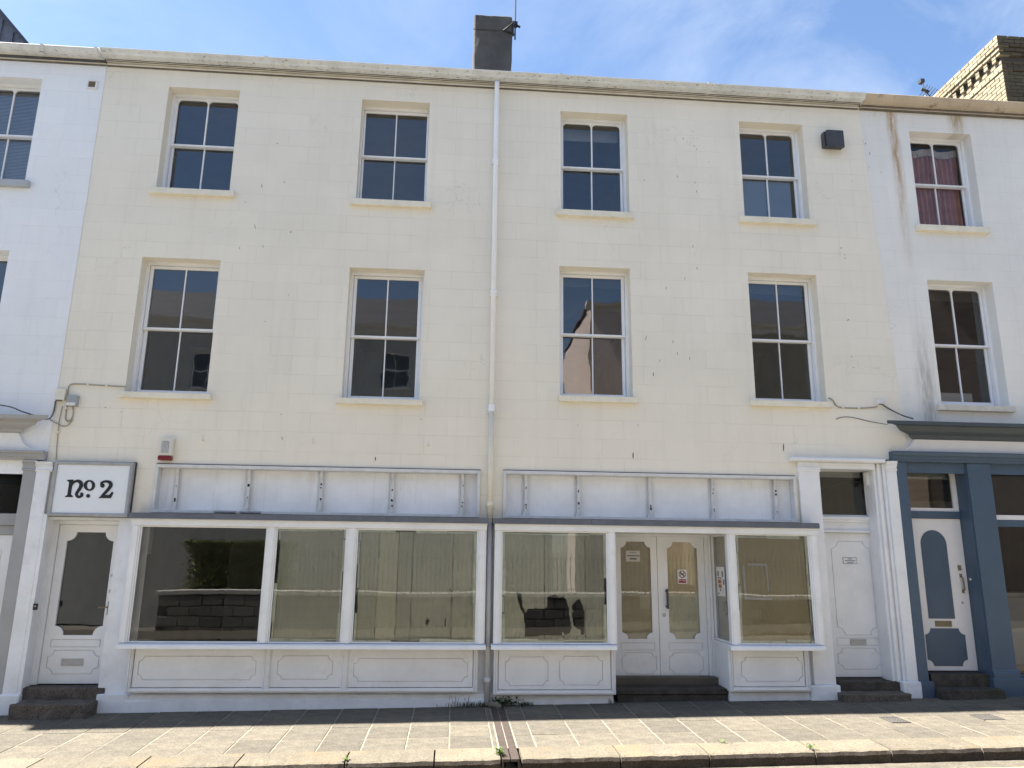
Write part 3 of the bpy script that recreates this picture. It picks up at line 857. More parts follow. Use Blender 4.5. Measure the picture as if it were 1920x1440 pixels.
# no. 2 door
fr = MB()
fr.box(d1x0-0.01, d1x0+0.07, DY-0.03, DY+0.07, d1z0, d1z1).box(d1x1-0.07, d1x1+0.01, DY-0.03, DY+0.07, d1z0, d1z1).box(d1x0+0.07, d1x1-0.07, DY-0.029, DY+0.07, d1z1-0.055, d1z1)
lx0, lx1, lz0, lz1 = d1x0+0.075, d1x1-0.075, d1z0+0.012, d1z1-0.058
LY = DY+0.005
gz0, gz1 = W(150,1191,LY)[1], W(170,998,LY)[1]
gx0, gx1 = (W(127,1000,LY)[0]+W(101,1185,LY)[0])/2, (W(214,1000,LY)[0]+W(192,1185,LY)[0])/2
def pxpanel(x0, x1, y0, y1, Y, r): # photo box (mid height) -> panel tuple
    a, b = W(x0,(y0+y1)/2,Y)[0], W(x1,(y0+y1)/2,Y)[0]
    return (a, b, W((x0+x1)/2,y1,Y)[1], W((x0+x1)/2,y0,Y)[1], r)
fr.build('door_frame', M['shopwhite'], main, bevel=0.006)
door = leaf(main, 'door', lx0, lx1, lz0, lz1, LY, M['shopwhite'], [notched(gx0,gx1,gz0,gz1,0.115,8)],
            [pxpanel(96,187,1200,1212,LY,0), pxpanel(89,184,1220,1263,LY,0.075)], label='half-glazed white door with scalloped glass corners')
pane(door, gx0-0.02, gx1+0.02, gz0-0.02, gz1+0.02, LY+0.03, 'glass')
a = pxpanel(115,156,1235,1248,LY,0)
letterplate(door, a[0], a[1], a[2], a[3], LY)
for px_, py_ in ((212,1079),(208.5,1108)):
    q = W(px_,py_,LY); disc(q[0], q[1], 0.026, LY-0.012, LY).build('lock', M['steel'], door)
q = W(205,1138,LY)
hd = MB().box(q[0]-0.02, q[0]+0.02, LY-0.008, LY, q[1]-0.10, q[1]+0.07)
hd.tube([(q[0],LY-0.008,q[1]),(q[0],LY-0.05,q[1]),(q[0]-0.01,LY-0.055,q[1]),(q[0]-0.12,LY-0.055,q[1]-0.003)], 0.009, 8)
hd.build('handle', M['brass'], door)
# granite steps
uz = d1z0-0.005
stoneblock(main, 'doorstep', W(36,1290,-0.02)[0], W(196,1290,-0.02)[0], -0.02, DY+0.1, -0.4, uz, M['granite'], 0.008)
q0, q1 = W(18,1321,-0.36), W(162,1321,-0.36)
stoneblock(main, 'doorstep', q0[0], q1[0], -0.36, 0.0, -0.5, q0[1], M['granite'], 0.016)
# white block right of the steps
q0, q1 = W(181,1302,-0.06), W(233,1302,-0.06)
stoneblock(main, 'base_block', q0[0], q1[0]+0.05, -0.06, 0.02, -0.5, q0[1], M['plinth'], 0.006)

# shopfront 1
def shopfront(name, x0, x1, label=None):
    return None
zh = (W(570,989,BY)[1]+W(1240,999,BY)[1])/2               # underside of the head board
zf0 = (W(570,977,BY)[1]+W(1240,985,BY)[1])/2              # underside of the flashing
zf1 = zf0+0.075
def bay_frame(posts, x0, x1, xh0, xh1):
    mb = MB()
    for a, b in posts:
        mb.box(a, b, BY, BY+0.10, zs_, zh)
        mb.box(a+0.022, b-0.022, BY-0.012, BY, zs_, zh)
    mb.box(xh0, xh1, BY-0.02, 0.0, zh, zf0)
    mb.box(xh0-0.005, xh1+0.005, BY-0.032, BY-0.02, zf0-0.03, zf0-0.002)
    return mb
def beads(mb, x0, x1, y, w=0.018):
    mb.plate(rectloop(x0,x1,zs_,zh), y, y+0.025, [rectloop(x0+w,x1-w,zs_+w,zh-w)])
def xm(pt, pb, y=BY):
    return (W(pt,1000,y)[0]+W(pb,1195,y)[0])/2
p1 = [(b1x0, xm(262,238.5)), (xm(501,484.5), xm(518.5,501)), (xm(652.5,637.5), xm(671,656)), (xm(897,893), b1x1)]
sf1 = bay_frame(p1, b1x0, b1x1, b1x0-0.01, b1x1+0.005)
pans1 = [(p1[i][1], p1[i+1][0]) for i in range(3)]
for a, b in pans1: beads(sf1, a, b, BY+0.015)
sf1.box(b1x0+0.001, b1x0+0.03, BY+0.10, 0.0, zs_, zh).box(b1x1-0.03, b1x1-0.001, BY+0.10, 0.0, zs_, zh)
sf1 = sf1.build('shopfront', M['shopwhite'], main, bevel=0.004, label='left white timber shopfront with three large panes')
def sill(par, x0, x1, y0=-0.30):
    return MB().profx([(y0,zs_-0.065),(y0+0.005,zs_-0.02),(y0+0.03,zs_-0.008),(BY+0.10,zs_-0.001),(BY+0.10,zs_-0.065)], x0, x1).build('shop_sill', M['shopwhite'], par, bevel=0.006, seg=2)
sill(sf1, W(217,1209,-0.3)[0], W(911,1212,-0.3)[0])
def flash(par, x0, x1, cuts):
    xs = [x0]+cuts+[x1]
    for i in range(len(xs)-1):
        MB().profx([(0.0,zf1+0.004),(BY-0.05,zf1-0.006),(BY-0.055,zf0-0.004+random.uniform(-.004,.004)),(BY-0.045,zf0-0.004),(BY-0.04,zf0+0.002),(0.0,zf0+0.002)], xs[i], xs[i+1]-0.002).build('lead_flashing', M['lead'], par, rough=0.004, rs=4)
flash(sf1, b1x0-0.04, b1x1+0.03, [W(p,970,BY)[0] for p in (590,725,796)])
for i, (a, b) in enumerate(pans1): pane(sf1, a, b, zs_, zh, BY+0.03)
# stall riser of shop 1
SY = -0.13
zr1 = zs_-0.066
zr0 = W(560,1299,SY)[1]
def riser(par, x0, x1, panels, zr0=zr0, zr1=zr1, y=SY, stiles=()):
    box(x0+0.008, x1-0.008, y+0.051, 0.28, zr0+0.006, zr1+0.02).build('stall_riser_core', M['shopwhite'], par)
    o = leaf(par, 'stall_riser', x0+0.064, x1-0.064, zr0+0.064, zr1, y+0.014, M['shopwhite'], (), panels, None, 0.03, 0.008)
    m = MB()
    for a, b in [(x0,x0+0.055),(x1-0.055,x1)]+list(stiles):
        m.box(a, b, y-0.004, y+0.05, zr0, zr1); m.box(a+0.010, a+0.022, y-0.016, y-0.004, zr0+0.012, zr1); m.box(b-0.022, b-0.010, y-0.016, y-0.004, zr0+0.012, zr1)
    m.box(x0+0.055, x1-0.055, y-0.003, y+0.05, zr0, zr0+0.055).box(x0+0.03, x1-0.03, y-0.014, y-0.004, zr0+0.014, zr0+0.036)
    m.build('stall_riser_frame', M['shopwhite'], par, bevel=0.004)
    return o
rx0 = (W(245,1216,SY)[0]+W(233,1297,SY)[0])/2; rx1 = (W(898,1216,SY)[0]+W(893,1298,SY)[0])/2
st1 = [(xm2-0.045, xm2+0.045) for xm2 in (W(500,1255,SY)[0], W(646,1255,SY)[0])]
riser(sf1, rx0, rx1, [pxpanel(260,479,1231,1274,SY+.014,0.06), pxpanel(521,623,1230,1273,SY+.014,0.06), pxpanel(664,876,1235,1277,SY+.014,0.06)], stiles=st1)
# uneven painted plinth under shop 1
pz1 = W(560,1303,-0.05)[1]
def plinth(par, x0, x1, y0, y1, z1, bulge=0.0, seed=0):
    mb = MB(); n = int((x1-x0)/0.06)+1
    prof = []
    for i in range(n+1):
        xx = x0+(x1-x0)*i/n
        nv = noise.noise(Vector((xx*2.3, seed, 1))); n2v = noise.noise(Vector((xx*8, seed, 2)))
        zt = z1+0.010*nv+0.004*n2v
        yb = y0+0.008*n2v
        mb.v += [(xx,y1,zt),(xx,y0+0.03+0.01*nv,zt-0.003),(xx,y0+0.012,zt-0.02),(xx,yb,zt-0.08+0.01*nv),(xx,yb-bulge,zt-0.095+0.01*nv),(xx,yb-bulge-0.005*nv,-0.4),(xx,y1,-0.4)]
    for i in range(n):
        for k in range(7):
            k2 = (k+1) % 7
            mb.f.append((i*7+k, i*7+k2, (i+1)*7+k2, (i+1)*7+k))
    mb.f += [tuple(range(7)), tuple(n*7+k for k in reversed(range(7)))]
    return mb.build('plinth', M['plinth'], par)
plinth(sf1, W(236,1310,-0.06)[0], b1x1+0.02, -0.055, 0.02, zr0-0.018, 0.022, 3)
# fascia recess: backing board, aluminium frame and the old sign brackets
def fascia(par, F, px_br, seed):
    x0, x1, z0, z1 = F
    box(x0+0.005, x1-0.005, 0.10, 0.125, zf1+0.01, z1-0.005).build('fascia_board', M['fascia'], par)
    m = MB()
    m.box(x0-0.01, x1+0.01, -0.045, 0.0, z1-0.045, z1).box(x0+0.03, x1-0.03, 0.0, 0.10, z1-0.05, z1-0.043)
    m.box(x0-0.01, x0+0.03, -0.044, 0.10, zf1+0.046, z1-0.045).box(x1-0.03, x1+0.01, -0.044, 0.10, zf1+0.046, z1-0.045)
    m.box(x0-0.01, x1+0.01, -0.045, 0.10, zf1+0.008, zf1+0.046)
    m.build('fascia_frame', M['alu'], par, bevel=0.003)
    box(x0-0.012, x1+0.012, -0.012, 0.001, z1+0.0005, z1+0.013).build('shadow_gap_strip', M['dark'], par)  # black strip stands in for the shadow gap above the frame
    rnd = random.Random(seed)
    for (pt, pb) in px_br:
        bx = (W(pt,895,0.08)[0]+W(pb,955,0.08)[0])/2
        b = MB()
        b.box(bx-0.045, bx-0.012, 0.094, 0.0995, z0+0.05, z1-0.055)
        b.box(bx-0.012, bx-0.005, 0.05, 0.0995, z0+0.05, z1-0.055)
        b.box(bx-0.005, bx+0.035, 0.045, 0.052, z0+0.07, z1-0.08)
        b.box(bx-0.012, bx+0.03, 0.03, 0.06, z1-0.13, z1-0.05)
        b.box(bx-0.03, bx+0.012, 0.03, 0.065, z0+0.055, z0+0.12)
        br = b.build('sign_bracket', M['alu'], par, bevel=0.002)
        for _ in range(4):
            zz = rnd.choice((rnd.uniform(z0+0.16,z0+0.26), rnd.uniform(z1-0.3,z1-0.2)))
            box(bx+rnd.uniform(-0.002,0.012), bx+rnd.uniform(0.018,0.03), 0.0435, 0.0452, zz, zz+rnd.uniform(0.012,0.035)).build('bolt_hole', M['dark'], br)
fascia(sf1, F1, ((333,325),(467,461),(603,598),(736,732),(867,864)), 4)
for a, b in ((402,442),(450,489)):
    q0, q1 = W(a,964,-0.05), W(b,965,-0.05)
    t = MB().tube([(q0[0],-0.07,zf1+0.03),(q1[0],-0.07,zf1+0.028)], 0.017, 8); t.build('loose_tube', M['greypaint'], sf1)

# papered panes of shop 1
PY_ = BY+0.055
a, b = pans1[1]
paper(sf1, a+0.05, b-0.045, zs_+0.03, zh-0.035, PY_, M['paper'], 11, diag=0.03, fold=0.008, ragged=0.012)
tapes(sf1, a+0.022, b-0.022, zs_+0.02, zh-0.02, BY+0.033, 21)
a, b = pans1[2]
h3 = [[W(p,q,PY_) for p,q in pl_] for pl_ in ([(798,1163),(803,1160),(806,1164),(801,1172),(797,1170)], [(834,1163),(836,1158),(837,1174),(834,1173)], [(843,1104),(845,1103),(847,1113),(845,1112)])]
cuts = [a+0.05, xm(712,702,PY_), xm(748,741,PY_), xm(774,770,PY_), xm(850,846,PY_), b-0.045]
for i in range(5):
    paper(sf1, cuts[i]+0.003, cuts[i+1]-0.003, zs_+0.035, zh-0.035, PY_+0.004*(i % 3), M['paper'], 31+i, h3, 0.016, 0.006, 0.03 if i == 4 else 0.004, ragged=0.01)
tapes(sf1, a+0.022, b-0.022, zs_+0.02, zh-0.02, BY+0.033, 22)

# shopfront 2
p2 = [(b2x0, xm(940,938.5)), (xm(1139,1142), xm(1153,1158)), (xm(1362,1373), xm(1377,1387.5)), (xm(1517.5,1530), b2x1)]
sf2 = bay_frame(p2, b2x0, b2x1, b2x0-0.005, b2x1+0.01)
pansL, pansR = (p2[0][1], p2[1][0]), (p2[2][1], p2[3][0])
for a, b in (pansL, pansR): beads(sf2, a, b, BY+0.015)
sf2.box(b2x0+0.001, b2x0+0.03, BY+0.10, 0.0, zs_, zh).box(b2x1-0.03, b2x1-0.001, BY+0.10, 0.0, zs_, zh)
DD = 0.5                             # depth of the double doors
xa, xb = p2[1][1], p2[2][0]          # recess sides
# return windows into the recess: bottom rail, top rail, rear posts
for xx, sg in ((xa,-1), (xb,1)):
    lo, hi = (xx-0.05, xx) if sg < 0 else (xx, xx+0.05)
    sf2.box(lo, hi, BY+0.10, DD-0.02, zs_+0.0, zs_+0.03).box(lo, hi, BY+0.10, DD-0.02, zh-0.03, zh)
    sf2.box(lo-0.0, hi, DD-0.10, DD-0.02, zs_+0.03, zh-0.03)
sf2.box(xa-0.05, xb+0.05, BY+0.10, DD+0.06, zh+0.002, zh+0.03)    # recess soffit
sf2 = sf2.build('shopfront', M['shopwhite'], main, bevel=0.004, label='right white timber shopfront with recessed double doors')
pane(sf2, *pansL, zs_, zh, BY+0.03); pane(sf2, *pansR, zs_, zh, BY+0.03)
MB().quad((xb+0.02,DD-0.1,zs_),(xb+0.02,BY+0.1,zs_),(xb+0.02,BY+0.1,zh),(xb+0.02,DD-0.1,zh)).build('pane', M['shopglass'], sf2)
MB().quad((xa-0.02,BY+0.1,zs_),(xa-0.02,DD-0.1,zs_),(xa-0.02,DD-0.1,zh),(xa-0.02,BY+0.1,zh)).build('pane', M['shopglass'], sf2)
# papers behind the returns
for xx, nm in ((xb+0.055,51),(xa-0.055,52)):
    mb = MB(); n = 16
    for i in range(n+1):
        for j in range(n*2+1):
            yy = BY+0.12+(DD-0.12-BY-0.12)*i/n; zz = zs_+0.03+(zh-zs_-0.06)*j/(2*n)
            mb.v.append((xx+0.008*noise.noise(Vector((yy*6,zz*1.2,nm))), yy, zz))
    for i in range(n):
        for j in range(2*n):
            k = i*(2*n+1)+j
            mb.f.append((k,k+1,k+2*n+2,k+2*n+1))
    mb.build('paper_sheet', M['kraft'], sf2, smooth=True)
sill(sf2, W(921,1212,-0.3)[0], W(1158,1214,-0.3)[0])
s2 = sill(sf2, W(1371,1215,-0.3)[0]-0.0, W(1550,1219,-0.3)[0])
box(xb-0.03, xb+0.05, BY+0.101, DD-0.02, zs_-0.065, zs_-0.002).build('shop_sill', M['shopwhite'], sf2, bevel=0.006)
flash(sf2, b2x0-0.03, b2x1+0.02, [W(p,980,BY)[0] for p in (1040,1108,1355,1416)])
fascia(sf2, F2, ((985,983),(1082,1083),(1216,1217),(1332,1336),(1448,1454)), 9)
r2x0 = (W(926,1217,SY)[0]+W(925,1304,SY)[0])/2
r2x1 = (W(1153,1217,SY)[0]+W(1156,1303,SY)[0])/2
zr2 = W(1040,1303,SY)[1]
riser(sf2, r2x0, r2x1, [pxpanel(948,1027,1232,1285,SY+.014,0.06), pxpanel(1050,1129,1231,1284,SY+.014,0.06)], zr0=zr2)
r3x0 = (W(1366,1222,SY)[0]+W(1368,1297,SY)[0])/2
r3x1 = (W(1516,1222,SY)[0]+W(1520,1297,SY)[0])/2
zr3 = W(1440,1297,SY)[1]
riser(sf2, r3x0, r3x1, [pxpanel(1391,1504,1233,1277,SY+.014,0.06)], zr0=zr3)
box(r3x0+0.001, r3x0+0.04, SY+0.05, DD-0.02, zr3, zr1).build('stall_riser_return', M['shopwhite'], sf2, bevel=0.004)
box(r2x1-0.04, r2x1-0.001, SY+0.05, DD-0.02, zr2, zr1).build('stall_riser_return', M['shopwhite'], sf2, bevel=0.004)
plinth(sf2, b2x0-0.02, r2x1-0.02, -0.05, 0.02, zr2-0.012, 0.0, 5)
plinth(sf2, r3x0+0.02, r3x1+0.03, -0.06, 0.02, zr3-0.006, 0.0, 8)
# papered panes
a, b = pansL
cr = lambda L: [W(940+x_/8.727, 1090+y_/8.727, PY_) for x_, y_ in L]
hole1 = cr([(250,160),(322,200),(335,300),(352,420),(400,515),(432,455),(560,440),(690,448),(735,432),(762,405),(762,245),(800,240),(870,215),(930,235),(958,262),(980,235),(1000,255),(1020,225),(1025,275),(1062,290),(1075,360),(1100,430),(1112,560),(1135,680),(1150,770),(1110,850),(1060,880),(1000,830),(1000,885),(700,890),(385,905),(375,530),(318,465),(290,370),(262,260)])
hole2 = cr([(1138,405),(1190,360),(1250,290),(1290,300),(1320,380),(1350,440),(1362,560),(1370,870),(1308,870),(1300,800),(1240,770),(1195,745),(1165,640),(1150,520),(1180,500)])
cuts = [a+0.045, xm(1021,1021,PY_), xm(1057,1058,PY_), xm(1097,1098,PY_), b-0.04]
for i in range(4):
    paper(sf2, cuts[i]+0.003, cuts[i+1]-0.003, zs_+0.03, zh-0.035, PY_+0.004*(i % 2), M['paper'], 61+i, [hole1, hole2], 0.012, 0.006, 0.02 if i == 0 else 0.004, ragged=0.01)
tapes(sf2, a+0.022, b-0.022, zs_+0.02, zh-0.02, BY+0.033, 23)
a, b = pansR
zq = W(1450,1187,PY_)[1]
paper(sf2, a+0.04, b-0.05, zq-0.02, zh-0.03, PY_, M['kraft'], 71, (), 0.03, 0.005, 0.008, ragged=0.01)
paper(sf2, a+0.045, b-0.06, zs_+0.03, zq+0.02, PY_-0.006, M['kraft'], 72, (), 0.03, 0.005, 0.004, ragged=0.012)
tapes(sf2, a+0.022, b-0.022, zs_+0.02, zh-0.02, BY+0.033, 24)
# pale tape rectangle left on the brown paper
tq = lambda x_, y_: W(x_, y_, BY+0.04)
tp = MB()
for (p, q, w_) in (((1393,1060),(1398,1120),0.032),((1396,1122),(1447,1123),0.034),((1401,1058),(1437,1059),0.030),((1437,1060),(1441,1108),0.018)):
    A, B = Vector(tq(*p)), Vector(tq(*q)); d = (B-A).normalized(); n_ = Vector((-d.y,d.x))*w_/2
    tp.plate([tuple(A-n_), tuple(B-n_), tuple(B+n_), tuple(A+n_)], BY+0.038+len(tp.v)*0.0001, BY+0.0385+len(tp.v)*0.0001)
tp.build('tape_outline', M['tapegrey'], sf2, label='pale grey tape rectangle stuck behind the brown-papered pane')

# double doors
zd0 = W(1245,1279,DD)[1]
dx0 = xa-0.02
dxm = (W(1228,1010,DD)[0]+W(1242,1275,DD)[0])/2
dx1 = (W(1317,1010,DD)[0]+W(1332,1278,DD)[0])/2
def dbl(x0, x1, gp, panels, lab):
    Y = DD
    gx0, gx1 = (W(gp[0][0],1035,Y)[0]+W(gp[1][0],1185,Y)[0])/2, (W(gp[0][1],1035,Y)[0]+W(gp[1][1],1185,Y)[0])/2
    gz0, gz1 = W(1230,1198,Y)[1], W(1230,1016,Y)[1]
    d = leaf(main, 'door', x0+0.003, x1-0.003, zd0+0.012, zh-0.03, Y, M['shopwhite'], [notched(gx0,gx1,gz0,gz1,0.085,8)], panels, label=lab)
    pane(d, gx0-0.02, gx1+0.02, gz0-0.02, gz1+0.02, Y+0.02)
    return d, (gx0,gx1,gz0,gz1)
dl, gl_ = dbl(dx0, dxm, ((1163,1218),(1167,1225)), [pxpanel(1165,1227,1206,1218,DD,0), pxpanel(1167,1230,1224,1264,DD,0.06)], 'left leaf of the white double doors')
drr, gr_ = dbl(dxm, dx1, ((1250,1306),(1256,1314)), [pxpanel(1255,1316,1206,1218,DD,0), pxpanel(1256,1318,1224,1264,DD,0.06)], 'right leaf of the white double doors')
for d_, g_, sd in ((dl,gl_,81),(drr,gr_,85)):
    xmid = (g_[0]+g_[1])/2
    paper(d_, g_[0]-0.02, g_[1]+0.02, g_[2]-0.02, g_[2]+(g_[3]-g_[2])*0.45, DD+0.04, M['kraft'] if sd == 81 else M['paper'], sd, (), 0.03, 0.006, 0.01)
    paper(d_, g_[0]-0.02, g_[1]+0.02, g_[2]+(g_[3]-g_[2])*0.43, g_[3]+0.02, DD+0.044, M['kraft'], sd+1, (), 0.03, 0.006, 0.01)
q = W(1187,1043,DD+0.03)
nt1 = box(q[0]-0.11, q[0]+0.10, DD+0.024, DD+0.026, q[1]-0.075, q[1]+0.08).build('taped_notice', M['noticewhite'], dl)
for k, (w_, h_) in enumerate(((0.05,0.008),(0.09,0.014),(0.05,0.02))):
    box(q[0]-w_, q[0]+w_, DD+0.0225, DD+0.0235, q[1]+0.045-k*0.045, q[1]+0.045-k*0.045+h_).build('print_line', M['noticegrey'], nt1)
q = W(1211,1130,DD+0.03)
box(q[0]-0.09, q[0]+0.06, DD+0.024, DD+0.026, q[1]-0.08, q[1]+0.10).build('letter_sheet', paint('cream_letter', (0.48,0.44,0.33), 0.6, 0.1), dl)
# handle and lock
q0, q1 = W(1249,1108,DD), W(1250,1137,DD)
h = MB().tube([(q0[0],DD,q0[1]),(q0[0],DD-0.05,q0[1])], 0.016, 8).tube([(q0[0],DD,q1[1]),(q0[0],DD-0.05,q1[1])], 0.016, 8)
h.box(q0[0]-0.012, q0[0]+0.016, DD-0.062, DD-0.045, q1[1]-0.03, q0[1]+0.03).build('handle', M['vent'], drr)
q = W(1245,1153,DD); disc(q[0], q[1], 0.026, DD-0.012, DD).build('lock', M['steel'], drr)
# jamb moulding right of the doors
jm = MB()
for i_, (a, b, yy) in enumerate(((0.0,0.05,DD-0.03),(0.05,0.085,DD-0.055),(0.085,0.20,DD-0.02))):
    jm.box(dx1+a, min(dx1+b, xb+0.04), yy, DD+0.05, zd0, zh)
jm.build('door_frame', M['shopwhite'], main, bevel=0.006)
box(dx0-0.1, xb+0.06, DD-0.025, DD+0.05, zh-0.029, zh+0.001).build('door_frame', M['shopwhite'], main, bevel=0.004)
# granite threshold: two stones with a joint
tx0, tx1 = W(1157,1300,-0.02)[0], W(1367,1300,-0.02)[0]
zj = W(1260,1303,-0.02)[1]
stoneblock(main, 'threshold_stone', tx0, tx1, -0.02, DD+0.1, zj+0.008, zd0-0.004, M['granitedark'], 0.007, 0.02)
stoneblock(main, 'threshold_stone', tx0+0.01, tx1-0.01, 0.0, DD, -0.4, zj, M['granitedark'], 0.007, 0.01)

# ------------------------------------------------------------------ white side door at the right end
PYF = -0.05
hx0, hx1 = W(1485,857,-0.12)[0], W(1661,866,-0.12)[0]
hz1 = (W(1490,854,-0.12)[1]+W(1655,862,-0.12)[1])/2
ds = MB().profx([(0.0,hz1-0.06),(-0.10,hz1-0.06),(-0.12,hz1-0.045),(-0.12,hz1-0.012),(-0.10,hz1),(0.0,hz1)], hx0, hx1).build('door_hood', M['shopwhite'], main, bevel=0.006)
lpx0 = (W(1500,900,PYF)[0]+W(1525,1270,PYF)[0])/2
lpx1 = (W(1536,900,PYF)[0]+W(1569,1270,PYF)[0])/2
lz = hz1-0.061
zbk = W(1545,1285,-0.09)[1]
pl = box(lpx0, lpx1, PYF, 0.12, zbk, lz).build('pilaster', M['shopwhite'], main, bevel=0.006)
zc_ = W(1515,880,PYF)[1]
MB().profx([(0.0,zc_-0.03),(PYF-0.012,zc_-0.03),(PYF-0.02,zc_-0.01),(PYF-0.012,zc_+0.005),(PYF-0.02,zc_+0.025),(0.0,zc_+0.03)], lpx0-0.012, lpx1+0.012).build('capital', M['shopwhite'], pl)
q0, q1 = W(1520,1285,-0.10), W(1577,1285,-0.10)
stoneblock(main, 'base_block', q0[0], q1[0], -0.10, 0.12, -0.4, zbk, M['plinth'], 0.006, 0.02)
box(lpx0-0.06, lpx0-0.001, 0.02, 0.14, -0.3, lz).build('pier', M['plinth'], main)
DY2 = 0.30
rpx0 = (W(1668,900,PYF)[0]+W(1697,1270,PYF)[0])/2
rpx1 = (W(1680,900,PYF)[0]+W(1727,1290,PYF)[0])/2+0.0
rx_ = xr(1.5)
zb2 = W(1710,1278,-0.09)[1]
zcr = W(1670,865,PYF)[1]
pr = MB().box(rpx0, rpx1, PYF, 0.12, zb2, zcr-0.14).build('pilaster', M['shopwhite'], main, bevel=0.006)
MB().profx([(0.0,zcr-0.142),(PYF-0.006,zcr-0.142),(PYF-0.02,zcr-0.12),(PYF-0.008,zcr-0.11),(PYF-0.008,zcr-0.08),(PYF-0.03,zcr-0.06),(PYF-0.02,zcr-0.045),(PYF-0.045,zcr-0.02),(PYF-0.045,zcr),(0,zcr)], rpx0-0.01, rpx1).build('capital', M['shopwhite'], pr)
q0, q1 = W(1694,1279,-0.09), W(1728,1279,-0.09)
stoneblock(main, 'base_block', q0[0], q1[0], -0.09, 0.12, -0.4, zb2, M['plinth'], 0.006, 0.02)
# architrave between the door recess and the pilaster
ar = MB()
ax0 = (W(1645,920,0.0)[0]+W(1672,1250,0.0)[0])/2
n_ = 4
for i_ in range(n_):
    a = ax0+(rpx0-ax0)*i_/n_; b = ax0+(rpx0-ax0)*(i_+1)/n_
    ar.box(a, b, [0.03,-0.015,0.015,-0.02][i_], 0.12, zb2-0.02, lz-0.0)
ar.build('architrave', M['shopwhite'], main, bevel=0.008, seg=2)
d2z0 = W(1610,1271,DY2)[1]
box(ax0, rpx1, 0.12, DY2+0.06, d2z0-0.05, lz).build('door_reveal', M['shopwhite'], main)
box(lpx0, lpx1-0.004, 0.12, DY2+0.06, d2z0-0.05, lz).build('door_reveal', M['shopwhite'], main)
box(lpx1, ax0, -0.03, DY2+0.06, lz-0.09, lz-0.0005).build('door_head', M['shopwhite'], main, bevel=0.004)
ux0, ux1 = lpx1, ax0
# transom, fanlight
tz0, tz1 = W(1590,999,DY2)[1], W(1590,967,DY2)[1]
tr = MB()
tr.box(ux0, ux1, DY2-0.02, DY2+0.06, tz0+0.02, tz1)
tr.profx([(DY2-0.02,tz1-0.10),(DY2-0.05,tz1-0.095),(DY2-0.05,tz1-0.07),(DY2-0.07,tz1-0.055),(DY2-0.07,tz1-0.02),(DY2-0.03,tz1-0.001),(DY2-0.02,tz1-0.001)], ux0, ux1)
tr.box(ux0, ux1, DY2-0.06, DY2-0.0205, tz0, tz0+0.035)
tr.build('transom', M['shopwhite'], main, bevel=0.004)
fz1 = W(1580,881,DY2)[1]
fx1 = (W(1627,900,DY2)[0]+W(1634,960,DY2)[0])/2
r = 0.12
hole = [(ux0-0.02,tz1+0.012),(fx1,tz1+0.012)]+arc(fx1-r,fz1-r,r,0,90,7)+[(ux0-0.02,fz1)]
ftop = max(lz-0.092, fz1+0.04)
fl = MB().plate([(ux0-0.03,tz1+0.001),(ux1,tz1+0.001),(ux1,ftop),(ux0-0.03,ftop)], DY2, DY2+0.04, [hole]).build('fanlight', M['shopwhite'], main, bevel=0.004)
pane(fl, ux0-0.02, fx1+0.01, tz1, fz1+0.01, DY2+0.03, 'glass')
# door leaf
door2 = leaf(main, 'door', ux0-0.005, (W(1642,1020,DY2)[0]+W(1664,1265,DY2)[0])/2, d2z0+0.012, tz0-0.002, DY2, M['shopwhite'], (),
    [((W(1562,1020,DY2)[0]+W(1568,1190,DY2)[0])/2, (W(1633,1100,DY2)[0]+W(1640,1100,DY2)[0])/2, W(1600,1190,DY2)[1], W(1600,1016,DY2)[1], 0.10),
     pxpanel(1570,1648,1197,1209,DY2,0), pxpanel(1572,1651,1216,1255,DY2,0.075)], label='solid white panelled side door')
box(door2.data.vertices[0].co.x*0+(W(1642,1020,DY2)[0]+W(1664,1265,DY2)[0])/2+0.004, ux1+0.001, DY2-0.012, DY2+0.06, d2z0, tz0-0.001).build('door_frame', M['shopwhite'], main, bevel=0.004)
a = pxpanel(1594,1624,1198,1209,DY2,0); letterplate(door2, a[0], a[1], a[2], a[3], DY2)
# steps
stoneblock(main, 'doorstep', W(1572,1279,0.0)[0], W(1694,1279,0.0)[0], 0.0, DY2+0.05, -0.3, d2z0-0.004, M['granitedark'], 0.008)
q0, q1 = W(1588,1302,-0.26), W(1712,1302,-0.26)
stoneblock(main, 'doorstep', q0[0]-0.05, q1[0]-0.02, -0.26, 0.02, -0.4, q0[1], M['granite'], 0.014)
# shop floors and ceilings behind the glass
box(XL, XRT, 0.30, 4.6, 0.0, 0.30).build('floor_slab', M['intfloor'], main)
box(XL-0.02, XL+0.06, 0.1, 4.6, -0.3, 3.1).build('interior_wall', M['interior'], main)
box(XRT-0.02, XRT+0.06, 0.36, 4.6, -0.3, 3.1).build('interior_wall', M['interior'], main)
box(d1x1+0.1, d1x1+0.16, 0.15, 4.6, 0.3, 3.1).build('interior_wall', M['interior'], main)
box(b2x1+0.0, b2x1+0.06, 0.15, 4.6, 0.3, 3.1).build('interior_wall', M['interior'], main)
box(b1x0, b1x1, BY+0.12, 0.30, zs_-0.06, zs_-0.02).build('window_board', M['interior'], main)
box(b2x0, xa-0.05, BY+0.12, 0.30, zs_-0.06, zs_-0.02).build('window_board', M['interior'], main)
box(b1x0, lpx0, 0.126, 0.30, zf0, 3.12).build('lintel', M['interior'], main)

